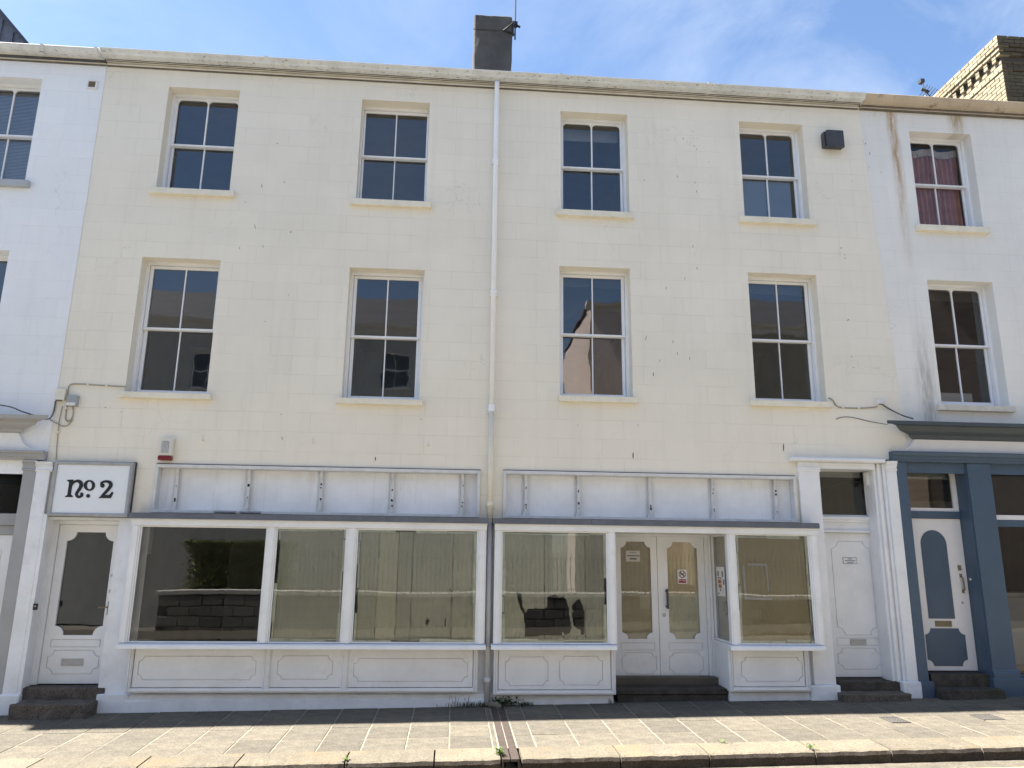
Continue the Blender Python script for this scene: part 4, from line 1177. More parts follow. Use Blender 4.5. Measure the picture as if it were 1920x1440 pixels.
# ------------------------------------------------------------------ right house with the blue shopfront
right = thing('blue_shop_house', (8.0, 0.0, 0.1), 'pale rendered terrace house with slate-blue shopfront and rust-streaked wall at the right edge', 'building')
XRE = 11.0
RZL = W(1800,850,0.0)[1]
WO = [WIN['r1'][0], WIN['r2'][0]]
s1x = W(1672,240)[0]-8.0; s2x = W(1795,230)[0]-8.0
M['right_wall'] = stucco('pale_rust_streaked_stucco', (0.78,0.765,0.72), (0.71,0.695,0.66), 0.8, 0.6, 0.5, streaks=(
    (s1x+0.03, 0.13, W(1690,560)[1]-0.1, ZTOP-0.25, (0.36,0.21,0.075), 1.0), (s2x, 0.20, W(1795,262)[1]-0.3, ZTOP-0.15, (0.36,0.25,0.11), 0.95),
    (W(1738,700)[0]-8.0-0.02, 0.22, W(1740,700)[1]+0.9, W(1740,700)[1]-0.3, (0.30,0.285,0.26), 0.75)))
wm = wall_mesh(0, XRE, RZL-0.3, ZTOP, [o+(0.22,) for o in WO], 0.0, 0.22)
xs0 = min(v[0] for v in wm.v)
# left edge follows the slanting paint line; a hair behind the cream wall
wm.v = [((xr(v[2])-0.05 if abs(v[0]) < 1e-6 else v[0]), v[1]+(0.004 if v[1] == 0 else 0), v[2]) for v in wm.v]
wm.build('wall', M['right_wall'], right)
M['worn'] = paint('flaking_sill_paint', (0.66,0.62,0.54), 0.8, 0.2, 6, 0.8, 16, 0.9, (0.30,0.27,0.22))
sash(right, WIN['r1'][0], 'A', 0.19, WIN['r1'][1], 0.5, 'timber', 'sillcream', glass='oldglass')
sash(right, WIN['r2'][0], 'A', 0.19, WIN['r2'][1], 0.5, 'timber', 'worn')
def curtain_mat():
    t = NT('dusty_pink_curtain')
    c = t.mix(t.ramp(t.noise(6, 4), 0.3, 0.7), (0.60,0.30,0.235), (0.48,0.23,0.185))
    return t.fin(c, 0.85, t.bump(t.noise(60, 3), 0.2, 0.003), spec=0.1)
M['curtain'] = curtain_mat()
o = WIN['r1'][0]
def curtain(par, x0, x1, z0, z1, y, nf, seed, amp=0.03):
    mb = MB(); n, m = 60, 8
    for i in range(n+1):
        for j in range(m+1):
            u, v = i/n, j/m
            mb.v.append((x0+(x1-x0)*u+0.01*math.sin(6*v+seed), y+amp*math.sin(u*nf*2*math.pi+seed+0.6*math.sin(3*v+seed))+0.01*noise.noise(Vector((u*7,v*3,seed))), z0+(z1-z0)*v))
    for i in range(n):
        for j in range(m):
            k = i*(m+1)+j
            mb.f.append((k,k+1,k+m+2,k+m+1))
    return mb.build('curtain', M['curtain'], par, smooth=True)
xc = (o[0]+o[1])/2
curtain(right, o[0]+0.02, xc+0.01, o[2]+0.03, o[3]-0.20, 0.378, 6, 1.0, 0.030)
curtain(right, xc-0.005, o[1]-0.02, o[2]+0.03, o[3]-0.22, 0.380, 6, 2.4, 0.030)
M['curtaintop'] = paint('pale_curtain_heading', (0.62,0.56,0.50), 0.8, 0.2, 8)
hb = MB()
for i_ in range(24):
    u0, u1 = i_/24, (i_+1)/24
    f_ = lambda u: (o[0]+0.03+(o[1]-o[0]-0.06)*u, 0.352+0.012*math.sin(u*30), o[3]-0.14-0.05*math.sin(u*math.pi*2)**2)
    a, b = f_(u0), f_(u1)
    hb.quad((a[0],a[1],a[2]-0.08),(b[0],b[1],b[2]-0.08),(b[0],b[1],b[2]+0.05),(a[0],a[1],a[2]+0.05))
hb.build('curtain_heading', M['curtaintop'], right, smooth=True)
# room behind
rm = MB().box(XRT+0.15, XRE, 4.6, 4.7, 0.0, 9.0)
rm.box(XRE-0.1, XRE, 0.36, 4.6, 0, 9.0).box(XRT+0.1, XRT+0.16, 0.36, 4.6, 0.0, 9.0)
rm.build('interior_wall', M['interior'], right)
for za, zb_ in ((3.12,3.35),(5.95,6.15),(9.0,9.1),(-0.2,0.28)):
    box(XRT+0.1, XRE, 0.36, 4.6, za, zb_).build('floor_slab', M['intfloor'], right)
wall_mesh(XRT+0.1, XRE, 3.1, 9.05, [(a[0]-0.02,a[1]+0.02,a[2]-0.02,a[3]+0.02) for a in WO], 0.335, 0.02).build('inner_lining', M['interior'], right)
# white box and card on the window ledge
o = WIN['r2'][0]
box(o[0]+0.30, o[1]-0.20, 0.50, 0.80, o[2]-0.1, o[2]+0.30).build('storage_box', M['offwhite'], right, bevel=0.01)
cd = box(o[0]+0.04, o[0]+0.16, 0.352, 0.356, o[2]+0.03, o[2]+0.50).build('patterned_card', paint('grey_patterned_card', (0.35,0.37,0.40), 0.6, 0.5, 30), right)
# gutter
GY2 = -0.24
box(XRT+0.02, XRE, -0.075, -0.01, ZG-0.1095, ZG-0.0985).build('shadow_dirt_line', M['shadeline'], right)
box(XRT+0.02, XRE, -0.05, 0.003, ZTOP-0.024, ZTOP-0.0125).build('shadow_dirt_line', M['shadeline'], right)
MB().profx([(0.02,ZTOP-0.012),(-0.055,ZTOP-0.012),(-0.062,ZTOP+0.05),(-0.07,ZTOP+0.06),(-0.07,ZG-0.11),(0.02,ZG-0.11)], XRT+0.005, XRE).build('cornice', M['gutterbrown'], right, bevel=0.006)
MB().profx([(-0.07,ZG-0.098),(-0.12,ZG-0.094),(-0.17,ZG-0.078),(-0.215,ZG-0.045),(-0.242,ZG-0.012),(-0.25,ZG+0.005),(-0.235,ZG+0.006),(-0.19,ZG-0.03),(-0.10,ZG-0.06),(-0.07,ZG-0.06)], XRT+0.02, XRE).build('gutter', M['gutterbrown'], right, bevel=0.005)
MB().add([(XRT,-0.06,ZG-0.04),(XRE,-0.06,ZG-0.04),(XRE,4.7,ZG+1.6),(XRT,4.7,ZG+1.6),(XRT,-0.06,ZG-0.12),(XRE,-0.06,ZG-0.12),(XRE,4.7,ZG+1.5),(XRT,4.7,ZG+1.5)],
         [(0,1,2,3),(4,5,6,7),(0,1,5,4),(2,3,7,6),(1,2,6,5),(0,3,7,4)]).build('roof', M['slate'], right)
# brick chimney stack, brick by brick
KY = 1.0
kx0 = W(1889,190,KY)[0]
ktop = W(1866,72,KY)[1]
M['brick'] = None
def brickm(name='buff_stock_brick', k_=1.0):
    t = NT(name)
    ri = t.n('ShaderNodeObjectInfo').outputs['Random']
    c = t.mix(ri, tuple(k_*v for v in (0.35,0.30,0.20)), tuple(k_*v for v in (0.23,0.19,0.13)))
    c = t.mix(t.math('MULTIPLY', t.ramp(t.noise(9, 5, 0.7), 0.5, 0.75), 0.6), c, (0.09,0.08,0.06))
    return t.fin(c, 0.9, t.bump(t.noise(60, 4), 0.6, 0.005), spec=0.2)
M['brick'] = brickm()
M['shadebrick'] = brickm('shaded_stock_brick', 0.30)  # darker copy of the brick: front-face shade and soot put into the colour
M['brickmortar'] = stone('dark_brick_mortar', (0.10,0.09,0.075), (0.07,0.065,0.055), 0.2, 60, 0.5)
BH, BL, BW, JT = 0.065, 0.215, 0.1025, 0.010
kz0 = ZG-0.2
nc = int((ktop-kz0)/(BH+JT))
kz0 = ktop-nc*(BH+JT)
KDEP, KWID = 3.0, 1.3
stack = box(kx0+0.012, kx0+KWID, KY+0.012, KY+KDEP, kz0, ktop-0.02).build('chimney', M['brickmortar'], right, label='buff brick chimney stack with corbelled top')
bs = mesh_only(MB().box(-BL/2,BL/2,-BW/2,BW/2,0,BH), 'brick', M['brick'], bevel=0.004)
bs2 = mesh_only(MB().box(-BL/2,BL/2,-BW/2,BW/2,0,BH), 'brick', M['shadebrick'], bevel=0.004)
def cornerbrick(test):
    me = mesh_only(MB().box(-BL/2,BL/2,-BW/2,BW/2,0,BH), 'brick', M['brick'], bevel=0.004)
    me.materials.append(M['shadebrick'])
    for p_ in me.polygons:
        if test(p_.normal): p_.material_index = 1
    return me
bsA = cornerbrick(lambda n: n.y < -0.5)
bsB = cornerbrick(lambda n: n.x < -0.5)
random.seed(5)
zvis = ZG-0.05
for r_ in range(nc):
    z = kz0+r_*(BH+JT)
    k = nc-1-r_                       # course from the top
    proj = 0.0
    if k <= 2: proj = 0.10
    elif k == 3: proj = 0.075
    elif k in (4,5): proj = 0.05      # dentil courses
    elif k in (8,): proj = 0.02
    x_ = kx0-proj; y_ = KY-proj
    # left face: bricks run in y
    yy = y_+(0.1125 if r_ % 2 else 0.0)
    cnt = 0
    if r_ % 2:
        inst('brick', bsA, (x_+BL/2, y_+BW/2, z), stack)
    while yy < KY+KDEP:
        if k in (4,5):
            if (cnt+k) % 2 == 0:
                inst('brick', bsA, (x_+0.1075, yy+BW/2, z), stack)
            yy += 0.1125; cnt += 1
            continue
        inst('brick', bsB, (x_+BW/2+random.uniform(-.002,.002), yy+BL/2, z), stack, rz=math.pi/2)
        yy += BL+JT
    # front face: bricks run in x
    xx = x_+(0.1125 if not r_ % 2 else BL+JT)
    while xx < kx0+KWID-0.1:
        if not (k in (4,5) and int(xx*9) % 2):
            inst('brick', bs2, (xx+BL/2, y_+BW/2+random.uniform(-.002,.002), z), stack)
        xx += BL+JT
for k_ in range(3):
    pass

# blue shopfront
LEFTX = W(1663,789,-0.32)[0]
zc1 = (W(1668,788,-0.32)[1]+W(1900,794,-0.32)[1])/2
zc0 = W(1800,826,-0.05)[1]
bsf = MB()
cprof = [(0.01,zc0),(-0.05,zc0),(-0.09,zc0+0.02),(-0.10,zc0+0.06),(-0.14,zc0+0.08),(-0.19,zc0+0.10),(-0.22,zc0+0.15),(-0.23,zc0+0.17),(-0.29,zc0+0.19),(-0.32,zc1-0.05),(-0.32,zc1),(0.01,zc1+0.03)]
x_in = W(1712,822,-0.05)[0]
# mitred left end: each profile point starts further left the further it stands out
mf = (x_in-W(1663,789,-0.32)[0])/0.27
fr_ = [(x_in-(-p[0]-0.05)*mf, p[0], p[1]) for p in cprof]
fr2 = [(XRE, p[0], p[1]) for p in cprof]
npz = len(cprof)
fs_ = [tuple(range(npz)), tuple(npz+k for k in reversed(range(npz)))]
for k in range(npz):
    k2 = (k+1) % npz
    fs_.append((k, k2, npz+k2, npz+k))
bsf.add(fr_+fr2, fs_)
bsf = bsf.build('shop_cornice', M['bluedark'], right)
# curved frieze
za0, za1 = W(1800,849,-0.06)[1], zc0
frl = W(1680,848,-0.02)[0]; fru = W(1712,822,-0.02)[0]
lp = [(XRE,za0),(frl,za0),(frl,za0+0.015)]+[(frl+0.02+(fru-frl-0.02)*(t_**0.6), za0+0.03+(za1-za0-0.03)*t_**1.8) for t_ in (0.0,0.15,0.3,0.5,0.7,0.85,1.0)]+[(XRE,za1)]
MB().plate(lp, -0.055, 0.02).build('frieze', M['offwhite'], right)
MB().plate([(XRT+0.1,za0-0.3),(XRE,za0-0.3),(XRE,za0-0.001),(XRT+0.1,za0-0.001)], -0.01, 0.03).build('fascia_backing', M['blue'], right)
zb1_ = W(1800,868,-0.06)[1]
alx = W(1676,852,-0.13)[0]
MB().profx([(0,zb1_),(-0.075,zb1_),(-0.08,zb1_+0.03),(-0.095,zb1_+0.035),(-0.10,zb1_+0.075),(-0.12,zb1_+0.085),(-0.135,zb1_+0.125),(-0.135,za0-0.002),(0,za0-0.002)], alx, XRE).build('architrave', M['blue'], right, bevel=0.004)
# blue pilaster left, door recess, pilaster right
BPY = -0.055
bl0 = rpx1+0.002
bl1 = (W(1701,890,BPY)[0]+W(1742,1270,BPY)[0])/2
box(bl0, bl1, BPY, 0.3, -0.3, zb1_).build('pilaster', M['blue'], right, bevel=0.006)
q0, q1 = W(1727,1278,-0.085), W(1752,1278,-0.085)
box(bl0+0.001, q1[0], -0.085, 0.05, -0.3, q0[1]).build('base_block', M['blue'], right, bevel=0.01)
br0 = (W(1816,890,BPY)[0]+W(1863,1270,BPY)[0])/2
br1 = (W(1855,890,BPY)[0]+W(1910,1250,BPY)[0])/2
bp = box(br0, br1, BPY, 0.3, -0.3, zb1_).build('pilaster', M['blue'], right, bevel=0.006)
zq0 = W(1885,1272,-0.10)[1]
box(br0-0.03, br1+0.4, -0.10, 0.02, -0.3, zq0).build('base_block', M['blue'], right, bevel=0.012)
MB().profx([(0,zq0),(-0.09,zq0),(-0.09,zq0+0.06),(-0.075,zq0+0.075),(-0.075,zq0+0.09),(-0.058,zq0+0.11),(0,zq0+0.11)], br0-0.015, br1+0.02).build('base_mould', M['blue'], bp)
BDY = 0.22
bd0 = W(1790,1259,BDY)[1]
bt0, bt1 = W(1750,972,BDY)[1], W(1750,959,BDY)[1]
jx1 = (W(1795,900,BDY)[0]+W(1830,1250,BDY)[0])/2
box(jx1, br0+0.001, BPY+0.03, BDY+0.06, -0.3, zb1_).build('door_reveal', M['blue'], right)
box(bl1-0.001, bl1+0.03, BPY+0.06, BDY+0.06, -0.3, zb1_).build('door_reveal', M['blue'], right)
box(bl1+0.03, jx1, BDY-0.03, BDY+0.06, bt0, bt1).build('transom', M['blue'], right, bevel=0.006)
fz1 = W(1750,877,BDY)[1]
box(bl1, jx1, BPY+0.05, BDY+0.06, fz1+0.03, zb1_).build('door_head', M['blue'], right)
ff = MB()
fx0, fx1 = bl1+0.03, jx1
hx1_ = fx1-0.07; r = 0.09
hl = [(fx0+0.01,bt1+0.05),(hx1_,bt1+0.05)]+arc(hx1_-r,fz1-0.03-r,r,0,90,6)+[(fx0+0.01,fz1-0.03)]
ffo = MB().plate(rectloop(fx0,fx1,bt1+0.001,fz1+0.03), BDY, BDY+0.04, [hl]).build('fanlight', M['offwhite'], right, bevel=0.004)
pane(ffo, fx0, hx1_+0.01, bt1+0.04, fz1-0.02, BDY+0.03, 'glass')
bx1 = jx1-0.005
def archp(x0, x1, z0, z1):
    r = (x1-x0)/2
    return [(x0,z0),(x1,z0)]+arc((x0+x1)/2, z1-r, r, 0, 180, 12)
bdoor = leaf(right, 'door', fx0+0.0, bx1, bd0+0.01, bt0-0.003, BDY, M['offwhite'], label='off-white door with slate-blue arched panel')
ax0_, ax1_ = (W(1727,1040,BDY)[0]+W(1742,1155,BDY)[0])/2, (W(1776,1040,BDY)[0]+W(1791,1155,BDY)[0])/2
MB().plate(archp(ax0_, ax1_, W(1767,1160,BDY)[1], W(1750,994,BDY)[1]), BDY-0.006, BDY).build('panel', M['blue'], bdoor, bevel=0.002)
a = pxpanel(1737,1812,1178,1249,BDY,0)
MB().plate(notched(a[0],a[1],a[2],a[3],0.085,6), BDY-0.006, BDY).build('panel', M['blue'], bdoor, bevel=0.002)
a = pxpanel(1753,1784,1164,1175,BDY,0); letterplate(bdoor, a[0], a[1], a[2], a[3], BDY, 'brass')
q = W(1798,1065,BDY); box(q[0]-0.02, q[0]+0.025, BDY-0.02, BDY, q[1]-0.035, q[1]+0.04).build('lock', M['brass'], bdoor, bevel=0.004)
q0, q1 = W(1801,1080,BDY), W(1803,1108,BDY)
h = MB().tube([(q0[0],BDY,q0[1]),(q0[0],BDY-0.045,q0[1]-0.02),(q0[0]+0.01,BDY-0.045,q1[1]+0.02),(q0[0]+0.01,BDY,q1[1])], 0.012, 8)
h.box(q0[0]-0.016, q0[0]+0.016, BDY-0.012, BDY, q0[1]-0.02, q0[1]+0.03).box(q0[0]-0.006, q0[0]+0.026, BDY-0.012, BDY, q1[1]-0.03, q1[1]+0.02).build('handle', M['brass'], bdoor)
q = W(1807,1130,BDY); disc(q[0]-0.02, q[1], 0.018, BDY-0.01, BDY).build('lock', M['steel'], bdoor)
# steps
stoneblock(right, 'doorstep', W(1745,1264,0.0)[0], W(1865,1264,0.0)[0], 0.0, BDY+0.05, -0.3, bd0-0.005, M['granitedark'], 0.008)
q0, q1 = W(1772,1294,-0.24), W(1885,1294,-0.24)
stoneblock(right, 'doorstep', q0[0]-0.04, q1[0], -0.24, 0.02, -0.3, q0[1], M['granitedark'], 0.014)
# shop window beyond the right pilaster
wz = lambda py: W(1890,py,0.08)[1]
w = MB().box(br1, XRE, 0.06, 0.14, wz(975), wz(966)).box(br1, XRE, 0.05, 0.14, zb1_-0.09, zb1_)
w.build('window_rail', M['offwhite'], right, bevel=0.004)
box(br1, XRE, 0.055, 0.15, wz(988), wz(975)).build('window_rail', M['blue'], right, bevel=0.004)
pane(right, br1, XRE, wz(966), zb1_-0.08, 0.10, 'glass', 'window_pane')
pane(right, br1, XRE, wz(1264), wz(988), 0.10, 'shopglass', 'window_pane')
box(br1, XRE, 0.11, 0.13, wz(967), zb1_-0.08).build('transom_board', paint('dark_grey_board', (0.05,0.05,0.052), 0.6, 0.2, 3), right)
box(br1, XRE, -0.02, 0.14, -0.3, wz(1264)).build('stall_riser', M['blue'], right, bevel=0.006)
ct = MB().box(br1+0.1, XRE, 1.6, 2.1, 0.3, 1.35).box(br1+0.05, XRE, 1.55, 2.15, 1.35, 1.42)
ct.build('shop_counter', paint('pale_counter', (0.30,0.30,0.29), 0.5, 0.1), right, bevel=0.01)

# ------------------------------------------------------------------ left house, white above a grey shopfront
left = thing('white_terrace_house', (-7.5, 0.0, -0.1), 'white rendered terrace house with grey shopfront cut off at the left edge', 'building')
XLE = -10.5
lt1 = W(80,148)[0]; lsx = W(53,337,-0.075); lsb = W(52,349,-0.075)
LT = (lt1-1.02, lt1, lsx[1]+0.012, W(80,148)[1])
lm1 = W(18,470)[0]
LM = (lm1-1.10, lm1, WIN['m1'][0][2], W(18,470)[1])
wall_mesh(XLE, XL, W(0,860)[1]-0.2, ZTOP, [LT+(0.22,), LM+(0.22,)], -0.004, 0.224, lambda z: XL+0.010*noise.noise(Vector((z*1.5,9,1)))+0.006*noise.noise(Vector((z*7,9,1))), 0.1).build('wall', M['white_wall'], left)
M['greysill'] = paint('grey_sill_paint', (0.42,0.43,0.45), 0.6, 0.1, 4)
sash(left, LT, 'A', 0.19, (LT[0]-0.02, lsx[0], lsb[1], lsx[1], -0.075), 0.5, 'timber', 'greysill')
sash(left, LM, 'A', 0.19, (LM[0]-0.08, LM[1]+0.08, LM[2]-0.09, LM[2]-0.01, -0.075), 0.5, 'timber', 'greysill')
M['blind'] = paint('pale_roller_blind', (0.50,0.53,0.58), 0.8, 0.12, 1.5)
bl = MB()
z = LT[2]+0.15
while z < LT[3]-0.05:
    bl.add([(LT[0]+0.03,0.352,z),(LT[1]-0.03,0.352,z),(LT[1]-0.03,0.362,z+0.022),(LT[0]+0.03,0.362,z+0.022)], [(0,1,2,3)]); z += 0.0235
bl.build('slatted_blind', M['blind'], left)
rm = MB().box(XLE, XL-0.05, 4.6, 4.7, 0.0, 9.0).box(XLE, XLE+0.1, 0.36, 4.6, 0, 9.0).box(XL-0.12, XL-0.06, 0.36, 4.6, 0, 9.0)
rm.build('interior_wall', M['interior'], left)
for za, zb_ in ((3.12,3.35),(5.95,6.15),(9.0,9.1),(-0.3,0.1)):
    box(XLE, XL-0.05, 0.36, 4.6, za, zb_).build('floor_slab', M['intfloor'], left)
wall_mesh(XLE, XL-0.05, 3.1, 9.05, [(a[0]+0.02,a[1]-0.02,a[2]+0.02,a[3]-0.02) for a in (LT, LM)], 0.345, 0.02).build('inner_lining', M['interior'], left)
box(XLE, XL-0.01, -0.034, -0.004, ZTOP-0.024, ZTOP-0.0125).build('shadow_dirt_line', M['shadeline'], left)
MB().profx(cornice_prof(ZTOP, ZG), XLE, XL-0.005).build('cornice', M['cornice'], left, bevel=0.006, seg=2)
zgl = ZG-0.008
gl2 = MB().profx([(-0.09,zgl-0.075),(-0.15,zgl-0.075),(-0.19,zgl-0.068),(-0.22,zgl-0.045),(-0.24,zgl-0.015),(-0.25,zgl),(-0.23,zgl),(-0.12,zgl-0.02),(-0.09,zgl-0.01)], XLE, XL-0.02).build('gutter', M['gutter'], left, bevel=0.006)
for px_ in (78, 180):
    gx = W(px_,85,-0.25)[0]
    MB().profx([(p[0]*1.03-0.004, p[1]) for p in [(-0.09,zgl-0.08),(-0.15,zgl-0.08),(-0.19,zgl-0.073),(-0.22,zgl-0.05),(-0.24,zgl-0.018),(-0.25,zgl+0.004),(-0.10,zgl+0.004)]], gx-0.02, gx+0.02).build('gutter_joint', M['gutter'], gl2)
MB().add([(XLE,-0.08,ZG-0.04),(XL,-0.08,ZG-0.04),(XL,4.7,ZG+1.2),(XLE,4.7,ZG+1.2),(XLE,-0.08,ZG-0.12),(XL,-0.08,ZG-0.12),(XL,4.7,ZG+1.1),(XLE,4.7,ZG+1.1)],
         [(0,1,2,3),(4,5,6,7),(0,1,5,4),(2,3,7,6),(1,2,6,5),(0,3,7,4)]).build('roof', M['slate'], left)
# dark metal-clad dormer gable above the left roof
GYY = 1.4
ga, gb = W(53,79,GYY), W(0,16,GYY)
sl = (gb[1]-ga[1])/(gb[0]-ga[0])
xap = ga[0]-2.4
zap = ga[1]+sl*(xap-ga[0])
M['zinc'] = paint('dark_zinc_cladding', (0.115,0.125,0.155), 0.5, 0.25, 4, 0.1, 20, 0.2, (0.2,0.2,0.22))
gable = MB().plate([(xap-2.4,ZG-0.3),(ga[0]+0.2,ZG-0.3),(ga[0]+0.2,ga[1]+sl*0.2-0.02),(xap,zap-0.02)], GYY, GYY+2.5).build('dormer_gable', M['zinc'], left)
for k_ in range(12):
    xx = ga[0]-0.05-0.21*k_
    zz = ga[1]+sl*(xx-ga[0]) if xx > xap else zap
    box(xx-0.006, xx+0.006, GYY-0.025, GYY, ZG-0.2, zz-0.12).build('standing_seam', M['zinc'], gable)
MB().plate([(ga[0]+0.35,ga[1]+sl*0.35),(ga[0]+0.35,ga[1]+sl*0.35-0.07),(xap,zap-0.07),(xap,zap)], GYY-0.08, GYY+2.5).build('verge', M['vent'], gable)
# grey shop cornice, frieze and pilaster
lc1 = W(40,777,-0.32)[1]; lc0 = W(30,812,-0.05)[1]
cp_ = [(0.0,lc0),(-0.05,lc0),(-0.08,lc0+0.02),(-0.09,lc0+0.05),(-0.16,lc0+0.08),(-0.20,lc0+0.10),(-0.21,lc0+0.13),(-0.27,lc0+0.15),(-0.31,lc1-0.05),(-0.32,lc1),(0.0,lc1+0.02)]
xin = W(38,812,-0.05)[0]
mf = (W(91,783,-0.32)[0]-xin)/0.27
fr_ = [(xin+(-p[0]-0.05)*mf, p[0], p[1]) for p in cp_]; fr2 = [(XLE, p[0], p[1]) for p in cp_]
npz = len(cp_)
fs_ = [tuple(range(npz)), tuple(npz+k for k in reversed(range(npz)))]+[(k,(k+1) % npz,npz+(k+1) % npz,npz+k) for k in range(npz)]
MB().add(fr_+fr2, fs_).build('shop_cornice', M['greypaint'], left)
lz0 = W(40,845,-0.06)[1]
flo, fup = W(78,845,-0.02)[0], W(37,812,-0.02)[0]
lp = [(XLE,lz0),(flo,lz0)]+[(flo-(flo-fup)*(t_**0.55), lz0+0.02+(lc0-lz0-0.02)*t_**1.7) for t_ in (0.0,0.15,0.3,0.5,0.7,0.85,1.0)]+[(XLE,lc0)]
MB().plate(lp, -0.05, 0.02).build('frieze', M['white_wall'], left)
lb = W(40,862,-0.06)[1]
MB().profx([(0,lb),(-0.07,lb),(-0.08,lb+0.035),(-0.10,lb+0.04),(-0.10,lb+0.08),(-0.13,lb+0.09),(-0.135,lz0-0.002),(0,lz0-0.002)], XLE, W(80,850,-0.135)[0]).build('architrave', M['greypaint'], left, bevel=0.004)
gp1 = PLx0-0.001; gp0 = (W(48,880,-0.05)[0]+W(-12,1200,-0.05)[0])/2
gpl = box(gp0, gp1, -0.05, 0.2, -0.5, lb).build('pilaster', M['greypaint'], left, bevel=0.006)
MB().profx([(0,lb-0.14),(-0.06,lb-0.14),(-0.07,lb-0.12),(-0.06,lb-0.11),(-0.06,lb-0.06),(-0.085,lb-0.04),(-0.075,lb-0.03),(-0.09,lb-0.002),(0,lb-0.002)], gp0-0.01, gp1).build('capital', M['greypaint'], gpl)
GD = 0.2
box(XLE, gp0, GD-0.06, GD+0.05, W(20,985,GD)[1], W(20,963,GD)[1]).build('transom', M['greypaint'], left, bevel=0.006)
box(XLE, gp0, GD-0.02, GD+0.05, W(20,1003,GD)[1], W(20,985,GD)[1]).build('transom', M['greypaint'], left, bevel=0.006)
box(XLE, gp0, GD-0.05, GD+0.05, W(20,880,GD)[1], lb).build('door_head', M['greypaint'], left)
pane(left, XLE, gp0, W(20,964,GD)[1], W(20,881,GD)[1], GD+0.02, 'glass', 'fanlight_pane')
ld1 = (W(27,1000,GD)[0])
box(ld1, gp0, GD-0.03, GD+0.05, -0.4, W(20,1003,GD)[1]).build('door_frame', M['greypaint'], left, bevel=0.004)
ldz = W(10,1003,GD)[1]
leaf(left, 'door', ld1-0.95, ld1-0.012, 0.1, ldz-0.002, GD, M['shopwhite'], (), [(ld1-0.83, ld1-0.13, 0.95, ldz-0.12, 0.08), (ld1-0.83, ld1-0.13, 0.25, 0.78, 0.06)], label='white panelled door of the grey shopfront')
box(XLE, ld1-0.96, 0.0, 0.2, -0.4, lb).build('pier', M['greypaint'], left)

# ------------------------------------------------------------------ fixtures on the facade
# "no 2" box sign
SGY = -0.10
sg = RECT((103,864),(250,867),(86,967),(238,970), SGY)
sign = thing('shop_sign', (sg[0], 0.0, sg[2]), 'white framed box sign reading no. 2 above the half-glazed door', 'sign')
MB().plate(rectloop(*sg), SGY, 0.0, [rectloop(sg[0]+0.045,sg[1]-0.045,sg[2]+0.045,sg[3]-0.045)]).build('sign_frame', paint('dull_grey_sign_frame', (0.36,0.365,0.375), 0.45, 0.2, 6, 0.05, 40, 0.3, (0.15,0.14,0.13)), sign, bevel=0.012, seg=2)
box(sg[0]-0.006, sg[1]+0.012, -0.03, -0.001, sg[2]-0.006, sg[3]+0.010).build('sign_back_tray', M['vent'], sign)
box(sg[0]+0.04, sg[1]-0.04, SGY+0.02, SGY+0.04, sg[2]+0.04, sg[3]-0.04).build('sign_panel', M['signface'], sign)
lay = [0]
SF = SGY+0.02
def S(x, y): return W(100+x/13.714, 880+y/13.714, SF)
def glyph(loops):
    lay[0] += 1
    d = 0.0006*lay[0]
    mb = MB()
    mb.plate([S(*p) for p in loops[0]], SF-0.002-d, SF-0.0003-d*0.1, [[S(*p) for p in l] for l in loops[1:]])
    return mb
def stroke(pts):
    """pts: (x, y, width) in sign drawing units -> outline of a brush stroke"""
    P = []
    for i in range(len(pts)-1):
        for k in range(6):
            t = k/6
            p0, p1, p2, p3 = pts[max(i-1,0)], pts[i], pts[i+1], pts[min(i+2,len(pts)-1)]
            P.append([0.5*((2*p1[c])+(-p0[c]+p2[c])*t+(2*p0[c]-5*p1[c]+4*p2[c]-p3[c])*t*t+(-p0[c]+3*p1[c]-3*p2[c]+p3[c])*t**3) for c in range(3)])
    P.append(list(pts[-1]))
    lay[0] += 1
    d = 0.0006*lay[0]
    mb = MB(); L = []
    for i, p in enumerate(P):
        a, b = P[max(i-1,0)], P[min(i+1,len(P)-1)]
        dx, dy = b[0]-a[0], b[1]-a[1]; l = math.hypot(dx,dy) or 1
        nx, ny = -dy/l*p[2]/2, dx/l*p[2]/2
        A, B = S(p[0]+nx,p[1]+ny), S(p[0]-nx,p[1]-ny)
        mb.v += [(A[0],SF-0.002-d,A[1]),(B[0],SF-0.002-d,B[1])]
        if i: k = 2*i; mb.f.append((k-2,k-1,k+1,k))
    return mb
def circ(x, y, r, ry=None, n=28):
    return [(x+r*math.cos(2*math.pi*i/n), y+(ry or r)*math.sin(2*math.pi*i/n)) for i in range(n)]
LET = [stroke([(462,285,100),(440,440,96),(415,600,96),(405,690,98)]),
       glyph([[(352,275),(375,268),(520,262),(522,320),(430,345),(408,330),(360,302)]]),
       glyph([[(298,714),(300,694),(372,652),(465,650),(505,690),(498,716)]]),
       stroke([(478,420,36),(530,335,62),(615,300,72),(695,330,98),(722,400,104),(690,485,92),(635,565,82),(598,640,84),(630,700,74),(690,705,66),(745,668,66),(742,628,52)]),
       glyph([circ(733,640,44)])]
def merge(lst):
    m = MB()
    for l in lst: m.add(l.v, l.f)
    return m
merge(LET).build('letter', M['ink'], sign)
merge([glyph([circ(930,415,148,140), circ(932,415,64,98)])]).build('letter', M['ink'], sign)
merge([glyph([circ(898,685,50)])]).build('full_stop', M['ink'], sign)
merge([glyph([circ(1266,418,56)]), stroke([(1236,400,60),(1250,350,66),(1310,318,58),(1390,312,66),(1462,345,92),(1484,405,96),(1445,480,88),(1370,570,78),(1290,650,66),(1240,700,50)]),
       glyph([[(1165,740),(1190,715),(1300,625),(1345,620),(1320,658),(1440,657),(1480,620),(1500,580),(1545,588),(1535,640),(1480,742)]])]).build('numeral', M['ink'], sign)

